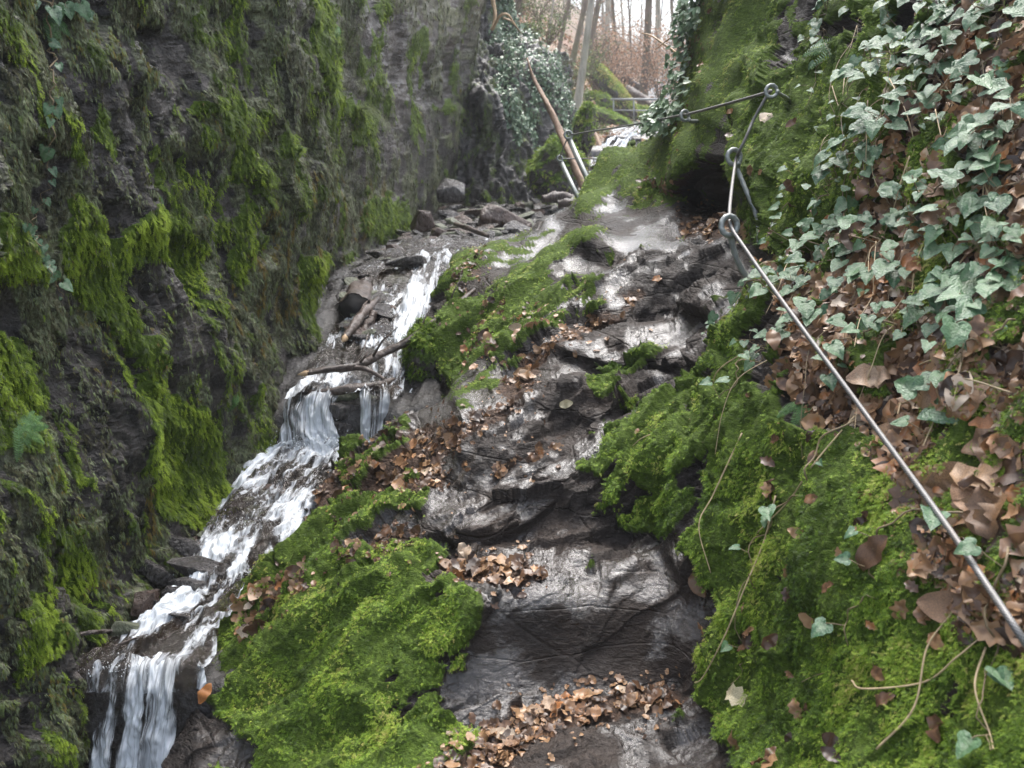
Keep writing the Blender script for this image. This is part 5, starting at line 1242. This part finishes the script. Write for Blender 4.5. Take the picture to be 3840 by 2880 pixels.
# ================================================================== IVY-CLAD ROCK BEHIND THE WALL
IO = [(436,-40),(436,215),(572,206),(570,185),(577,160),(571,140),(572,120),(564,98),(566,80),(556,62),(545,52),(532,40),(520,26),(508,14),(500,0),(496,-40)]
ix = np.arange(430, 590, 0.8); iy = np.arange(-40, 220, 0.8); jx, jy = np.meshgrid(ix, iy)
IC = [(436,-40,15.6),(436,215,15.0),(436,100,15.3),(462,100,14.9),(462,215,14.4),(478,-40,15.5),(500,-40,16.5),(478,215,13.6),(478,100,14.3),(500,100,14.6),(500,190,14.0),(520,150,14.6),(520,80,15.2),(540,120,15.3),(560,140,15.6),(575,160,16.4),(560,200,14.6),(540,190,14.5),(570,100,17.5),(545,60,17.0),(520,30,17.0),(500,0,17.0),(585,200,15.4),(590,60,20)]
iv = np.exp(rbf([(a, b, math.log(c)) for a, b, c in IC], np.stack([jx, jy], -1)))
IP = at(jx, jy, iv); IN = blur2(grid_normals(IP), 6); IN = unit(IN)
IP = IP + IN * (0.18 * fbm(IP * np.array([1.3, 1.3, 0.3]), 4) + 0.12 * ridged(IP * np.array([3.2, 3.2, 0.8]), 3) + 0.03 * fbm(IP * 12, 2) + 0.09 * facets(IP * np.array([2.4, 2.4, 0.6]) + 5, 2) + 0.04 * facets(IP * np.array([6, 6, 2.4]) + 15, 4))[..., None]
iin = inpoly(IO, jx + 3 * noise(IP * 2), jy + 3 * noise(IP * 2 + 9))
INN = grid_normals(IP)
ivm = Region([[(483,-40),(502,-40),(530,40),(558,72),(572,108),(568,150),(548,160),(530,172),(506,140),(494,70)]], 4)(jx + 6 * fbm(IP * 1.5, 3), jy + 8 * fbm(IP * 1.5 + 5, 3))
ivm = ivm * sstep(fbm(IP * np.array([3.0, 3.0, 0.7]) + 30, 3) - 0.004 * (jy - 70), -0.45, 0.15)
grm = sstep(jy, 165, 200) * 0.7
il = sstep(fbm(IP * np.array([5, 5, 1.2]), 3), -0.1, 0.5)
o = shell('cliff', IP, iin, M['wall'], {'streak': np.clip(0.5 + fbm(IP * np.array([9, 9, 1.5]), 4), 0, 1), 'masks': np.stack([grm * il + 0.35 * ivm, 0 * ivm, ivm], -1), 'wet': 0.4 + 0 * ivm, 'lichen': il * 0.9 + 0.2, 'ochre': 0 * ivm}, back=(-0.5, 2.0, -1.2)); setp(o, kind='structure')
IP3, IN3 = IP.reshape(-1, 3), INN.reshape(-1, 3)
def quadleaf(seed):
    me = IVY[seed]; v = np.array([tuple(q.co) for q in me.vertices]); return v[:7]
HEX = np.array([(-0.1, 0, 0), (0.05, 0.45, 0.05), (0.45, 0.36, 0.0), (1.0, 0, -0.12), (0.45, -0.36, 0.0), (0.05, -0.45, 0.05)])
HF = np.array([(0, 1, 2, 3), (0, 3, 4, 5)])
M['ivysmall'] = mat_leafy('small_ivy', [(0, (0.035, 0.08, 0.042)), (0.5, (0.085, 0.16, 0.085)), (1, (0.21, 0.30, 0.17))], 0.36, spec=0.8, trans=0.1)
i = pick(iin * (ivm > 0.2) * ivm, 11000)
o = scatter('wall_ivy', M['ivysmall'], [HEX], [HF], [np.zeros(6)], IP3[i] + IN3[i] * (0.02 + 0.10 * RS.rand(len(i), 1)), IN3[i] + np.array([0, -0.2, 0.45]), 0.032 + 0.028 * RS.rand(len(i)), 0.62 + 0.28 * RS.normal(size=len(i)), lean=-0.1, down=1.2, spread=1.0, uprand=0.5)
setp(o, 'small-leaved ivy curtain covering the far rock behind the left wall', 'ivy', kind='stuff')
i = pick(iin * (ivm < 0.35) * (il > 0.3), 4000)
o = scatter('cliff_moss', M['wallmoss'], [a * np.array([1.25, 0.8, 1]) for a, _, _ in MT], [b for _, b, _ in MT], [c for _, _, c in MT], IP3[i], IN3[i], 0.06 + 0.03 * RS.rand(len(i)), 0.35 + 0.2 * RS.normal(size=len(i)) + 0.3 * grm.ravel()[i], lean=0.3, down=2, spread=0.7)
setp(o, 'grey-green moss streaks on the far rock below the ivy curtain', 'moss', kind='stuff')
# small-leaved ivy on the upper bank, against the background
UB = Region([[(672,112),(682,75),(698,15),(708,-20),(735,-20),(722,30),(700,75),(700,110),(668,128)], [(660,125),(700,118),(690,150),(650,145)], [(735,-20),(775,-20),(765,5),(740,10)]], 3)
um = UB(gx + wx * 1.5, gy + wy * 1.5)
i = pick(infr * um ** 2, 1500)
o = scatter('bank_ivy', M['ivysmall'], [HEX], [HF], [np.zeros(6)], S3[i] + NB3[i] * (0.02 + 0.14 * RS.rand(len(i), 1)) + np.array([0, 0, 0.04]), NB3[i] + np.array([0, -0.3, 0.6]), 0.030 + 0.026 * RS.rand(len(i)), 0.85 + 0.25 * RS.normal(size=len(i)), lean=0, down=0.8, spread=1.4, uprand=0.5)
setp(o, 'small glossy ivy leaves covering the upper bank against the far trees', 'ivy', kind='stuff')

# ================================================================== TREES
def mat_trunk(name, col, moss=0.0):
    n = N(name); p = n.pos(); a = n.noise(n.mapping(p, (9, 9, 2)), 1, 5, 0.6); b = n.noise(p, 1.2, 3, 0.6)
    c = n.ramp(a, [(0.35, tuple(x * 0.6 for x in col)), (0.65, tuple(x * 1.25 for x in col))])
    c = n.mix(n.ramp(b, [(0.45, 0.0), (0.6, moss)]), c, (0.10, 0.13, 0.04))
    n.bsdf(Base_Color=c, Roughness=0.85, Normal=n.bump(a, 0.5, 0.05)); return n.m
M['beech'] = mat_trunk('beech_bark', (0.42, 0.40, 0.34), 0.3); M['dark'] = mat_trunk('dark_bark', (0.15, 0.115, 0.09), 0.3); M['oak'] = mat_trunk('oak_bark', (0.20, 0.165, 0.13), 0.4)
def tree(name, label, base, top, w, Y, mat, H=14, crown=60, flare=1.6, group='trees of the far valley', seed=0, low=0.25, Ytop=None):
    """trunk through two picture points at distance Y, continued to its full height, with bare limbs"""
    rnd = random.Random(seed); A = V(base[0], base[1], Y); Bt = V(top[0], top[1], Ytop or Y); dirn = (Bt - A).normalized()
    A2 = A - dirn * 0.6; root = empty('tree' if not name else name, A); setp(root, label, 'tree', group)
    r0 = w / F * Y / 2; n = 26; pts = []; wob = Vector((0, 0, 0))
    for k in range(n + 1):
        t = k / n; s = -0.6 + (H + 0.6) * t
        wob = Vector((math.sin(t * 7 + seed) * 0.02 * H * t, math.cos(t * 5 + seed) * 0.02 * H * t, 0))
        ln = Vector((dirn.x * (1 - 0.4 * t), dirn.y, dirn.z)); pts.append(A + ln * s + wob)
    rad = [r0 * ((1 - 0.85 * k / n) + (flare - 1) * math.exp(-max(0, (k / n) * H) / 0.5)) for k in range(n + 1)]
    MB().tube([p - A for p in pts], rad, 12, twist=lambda i, a: 1 + (0.10 * math.sin(4 * a + seed) * math.exp(-i * 0.4))).build('trunk', mat, root)
    cr = MB()
    def grow(p, d, l, r, lev):
        m = 5; q = [p]; dd = d.copy()
        for k in range(m):
            dd = (dd + Vector((rnd.gauss(0, .18), rnd.gauss(0, .18), rnd.gauss(0.04, .14)))).normalized(); q.append(q[-1] + dd * l / m)
        cr.tube([a - A for a in q], [r * (1 - 0.75 * k / m) for k in range(m + 1)], 5 if lev == 0 else 3, cap=False)
        if lev < 2:
            for _ in range(4 if lev == 0 else 3):
                k = rnd.randint(1, m); e = (dd + Vector((rnd.gauss(0, .8), rnd.gauss(0, .8), rnd.gauss(0.1, .5)))).normalized()
                grow(q[k], e, l * rnd.uniform(.35, .6), r * 0.4, lev + 1)
    for k in range(max(3, crown // 4)):
        t = rnd.uniform(low, 0.98); i = int(t * n); a = rnd.uniform(0, 6.28)
        grow(pts[i], Vector((math.cos(a), math.sin(a), rnd.uniform(0.1, 0.9))).normalized(), H * rnd.uniform(0.12, 0.28) * (1.15 - t * 0.7), max(0.0006 * Y, rad[i] * 0.35), 0)
    cr.build('crown', mat, root, smooth=False); return root
tree('beech_tree', 'pale slender beech curving up beside the slanting mossy boulder', (577,104), (591,0), 7.4, 21, M['beech'], 12, 24, 1.7, seed=1, low=0.45)
tree('dark_tree', 'thick dark trunk with flared base behind the footbridge', (643,98), (650,0), 8.0, 38, M['dark'], 17, 50, 2.0, seed=2)
tree('beech_tree', 'pale straight trunk just right of the thick dark one', (657,62), (659,0), 5.6, 52, M['beech'], 20, 50, 1.3, seed=3)
tree('dark_tree', 'dark leaning trunk on the leafy slope above the ivy wall', (511,24), (523,-8), 6.0, 22, M['dark'], 10, 20, 1.3, seed=4, low=0.4)
tree('oak_tree', 'brown trunk left of the pale beech leaning to the right', (573,60), (586,5), 5.5, 33, M['oak'], 15, 50, 1.3, seed=5)
tree('oak_tree', 'brown trunk just right of the pale beech', (589,48), (599,0), 6.0, 35, M['oak'], 15, 50, 1.3, seed=6)
tree('oak_tree', 'grey trunk in the gap right of the pale beech', (606,58), (607,0), 5.5, 46, M['beech'], 18, 60, 1.3, seed=7)
tree('dark_tree', 'thin bent tree before the bright sky gap', (616,55), (612,0), 2.8, 48, M['dark'], 15, 60, 1.1, seed=8)
tree('dark_tree', 'very thin crooked tree in the middle of the sky gap', (631,52), (629,0), 1.9, 46, M['dark'], 12, 60, 1.1, seed=9)
tree('oak_tree', 'brown trunk at the left of the valley above the grass', (560,45), (571,0), 3.8, 34, M['oak'], 14, 50, 1.2, seed=10)
tree('dark_tree', 'thin dark tree close to the ivy bank at the right of the gap', (690,45), (684,0), 3.0, 42, M['dark'], 14, 60, 1.1, seed=11)
tree('oak_tree', 'grey-brown trunk between the thick dark trunk and the ivy bank', (676,58), (670,0), 3.4, 56, M['oak'], 18, 60, 1.1, seed=12)
tree('beech_tree', 'slim sapling on the slope left of the brown trunks', (546,50), (553,0), 2.2, 28, M['beech'], 9, 40, 1.1, seed=13)
rt = random.Random(5)
TB = []
for k in range(24):
    Y = rt.uniform(55, 105); px_ = rt.uniform(535, 715); x = (px_ - 512) / F * Y; z = float(ground_z(np.array(x), np.array(Y)))
    u, v_ = proj(np.array([x, Y, z])); tree('bare_tree', 'slender bare tree far off in the misty valley', (float(u), float(v_)), (float(u) + rt.uniform(-6, 6), float(v_) - 60), rt.uniform(1.6, 3.4), Y, rt.choice([M['dark'], M['oak'], M['beech']]), rt.uniform(12, 19), 64, 1.1, 'misty trees at the head of the valley', 100 + k, 0.06)
# beech shrubs that keep their brown leaves, and undergrowth
M['shrubleaf'] = mat_leafy('dry_beech_leaves', [(0, (0.24, 0.13, 0.08)), (0.5, (0.42, 0.26, 0.17)), (1, (0.56, 0.40, 0.29))], 0.6, trans=0.3)
M['greenleaf'] = mat_leafy('undergrowth_leaves', [(0, (0.06, 0.10, 0.04)), (0.5, (0.14, 0.19, 0.07)), (1, (0.26, 0.30, 0.12))], 0.6, trans=0.25)
def shrub(label, px_, py_, Y, rad, h, nl, mat, group, ls=0.06, seed=0):
    rnd = random.Random(seed); rs = np.random.RandomState(seed); x = (px_ - 512) / F * Y; c = V(px_, py_, Y); root = empty('shrub', c); setp(root, label, 'shrub', group)
    mb = MB(); tips = []
    for k in range(16):
        a = rnd.uniform(0, 6.28); d = Vector((math.cos(a) * .6, math.sin(a) * .6, 1)).normalized(); q = [Vector((0, 0, -0.3))]
        for s in range(6): d = (d + Vector((rnd.gauss(0, .2), rnd.gauss(0, .2), 0))).normalized(); q.append(q[-1] + Vector((d.x * rad, d.y * rad, d.z * h)) / 6 * rnd.uniform(.7, 1.3))
        mb.tube(q, [0.018 * (1 - k2 / 8) for k2 in range(7)], 4, cap=False); tips += q[2:]
        for s in range(5):
            b = rnd.choice(q[2:]); e = b + Vector((rnd.gauss(0, .3) * rad, rnd.gauss(0, .3) * rad, rnd.gauss(0.05, .2) * h)); mb.tube([b, (b + e) / 2 + Vector((0, 0, .04)), e], [0.008, 0.006, 0.003], 3, cap=False); tips += [(b + e) / 2, e]
    mb.build('stem', M['dark'], root, smooth=False)
    tp = np.array([tuple(t) for t in tips]); i = rs.randint(0, len(tp), nl); p = tp[i] + rs.normal(size=(nl, 3)) * np.array([.16 * rad, .16 * rad, .12 * h])
    o = scatter('foliage', mat, [HEX], [HF], [np.zeros(6)], p, rs.normal(size=(nl, 3)) + np.array([0, -.3, .5]), ls * (.6 + .8 * rs.rand(nl)), 0.5 + .3 * rs.normal(size=nl), lean=0, down=.5, spread=2); o.parent = root
for k, (a, b_, Y, r_, h) in enumerate([(607,92,36,1.4,2.4),(622,88,40,1.8,2.8),(634,92,44,1.8,2.6),(660,98,36,1.5,2.6),(675,95,40,1.6,2.8),(650,86,55,2.2,3.4),(616,78,58,2.4,3.4),(595,76,44,1.6,2.4),(640,78,66,2.6,3.6),(668,80,62,2.4,3.6),(690,88,48,2.0,3.2),(603,66,62,2.4,3.0),(628,72,78,3.0,3.6),(655,72,84,3.0,4.0),(682,74,80,3.0,4.0)]):
    shrub('brown-leaved beech shrub in the valley behind the footbridge', a, b_, Y, r_, h, 900, M['shrubleaf'], 'brown beech shrubs', 0.075, seed=k)
for k, (a, b_, Y, r_, h) in enumerate([(545,62,22,0.5,0.5),(556,75,23,0.5,0.5),(566,92,22,0.5,0.4),(590,68,30,0.8,0.9),(598,60,36,1.0,1.2),(532,28,21,0.4,0.4),(548,36,27,0.8,0.8),(572,122,20,0.4,0.3),(588,124,22,0.5,0.35),(600,130,23,0.5,0.3),(575,76,27,0.7,0.6),(538,12,30,1,1),(560,18,34,1.2,1.2),(520,5,26,.8,.7)]):
    shrub('low green undergrowth on the leafy hillside left of the stream', a, b_, Y, r_, h, 500, M['greenleaf'], 'green undergrowth of the hillside', 0.05, seed=50 + k)
# a few leafless stems over the ivy wall and bank
for lab, pts, r_ in (('pale root bent over the top of the ivy wall', [(493,0,13.5),(495,18,13.4),(491,30,13.3)], 0.03), ('bleached branch hooked over the ivy wall', [(492,30,13.3),(500,16,13.2),(508,15,13.2),(515,25,13.2),(519,31,13.3)], 0.02),
        ('second bleached branch crossing the hooked one', [(503,18,13.1),(512,22,13.1),(522,34,13.3)], 0.015), ('thin bare branch reaching left from the ivy bank', [(716,75,7.6),(700,66,7.8),(680,55,8),(665,45,8.2),(652,36,8.4),(641,33,8.5)], 0.012), ('second thin branch above the ivy bank', [(700,20,7.4),(682,30,7.8),(665,42,8),(655,50,8.1)], 0.008)):
    limb('branch', lab, pts, [r_, r_ * .8, r_ * .4], M['pale'])

G3 = GP.reshape(-1, 3); GN3 = grid_normals(GP).reshape(-1, 3); gpx, gpy = proj(GP)
hs = (GG > 15) & (GG < 60) & (gpx > 490) & (gpx < 720) & (gpy > -20) & (gpy < 200)
i = pick(hs * far_l * (1 / GG), 9000)
o = scatter('hillside_litter', M['litter'], [a for a, _, _ in LT[:6]], [b for _, b, _ in LT[:6]], [c for _, _, c in LT[:6]], G3[i] + RS.normal(size=(len(i), 3)) * np.array([.12, .12, 0]) + np.array([0, 0, 0.04]), np.abs(GN3[i]), 0.005 * G3[i, 1] * (0.5 + RS.rand(len(i))), 0.62 + 0.22 * RS.normal(size=len(i)), lean=0.2, down=0.4, spread=2, uprand=0.5)
setp(o, 'russet leaf litter covering the far hillside above the ivy wall', 'leaf litter', kind='stuff')

# ================================================================== HAZE
hz = MB().box((0, 130, 12), (300, 150, 42))
hm = N('haze_air'); pv = hm.n('ShaderNodeVolumePrincipled'); hm.put(pv, Density=0.0021, Color=(0.92, 0.94, 0.96, 1), Anisotropy=0.2); hm.link(pv.outputs[0], hm.out.inputs['Volume'])
h = hz.build('haze', hm.m, smooth=False); setp(h, 'thin white winter haze filling the valley', 'haze', kind='stuff')

# ================================================================== LABELS THAT SINGLE OUT EACH REPEAT
ORD = ['first', 'second', 'third', 'fourth', 'fifth', 'sixth', 'seventh', 'eighth', 'ninth', 'tenth', 'eleventh', 'twelfth']
bpy.context.view_layer.update()
def single_out():
    G = {}
    for o in COL.objects:
        if o.parent is None and o.get('label'): G.setdefault(o['label'], []).append(o)
    for lab, os_ in G.items():
        if len(os_) < 2: continue
        pp = {o: tuple(float(q) for q in proj(np.array(tuple(o.matrix_world.translation)))) for o in os_}
        rows = max(1, round(math.sqrt(len(os_) / 2.0))); os_ = sorted(os_, key=lambda o: pp[o][1]); n = len(os_)
        k0 = 0
        for r in range(rows):
            k1 = round((r + 1) * n / rows); row = sorted(os_[k0:k1], key=lambda o: pp[o][0]); k0 = k1; m = len(row)
            for k, o in enumerate(row):
                h = (m + 1) // 2
                side = (ORD[k] + ' from the left') if k < h else (ORD[m - 1 - k] + ' from the right')
                band = '' if rows == 1 else (' in the top row' if r == 0 else ' in the bottom row' if r == rows - 1 else ' in row ' + ORD[r] + ' from the top')
                words = (lab + ', ' + side + band).split()
                if len(words) > 16: words = (' '.join(lab.split()[:16 - len((side + band).split())]).rstrip(',') + ', ' + side + band).split()
                o['label'] = ' '.join(words)
single_out()
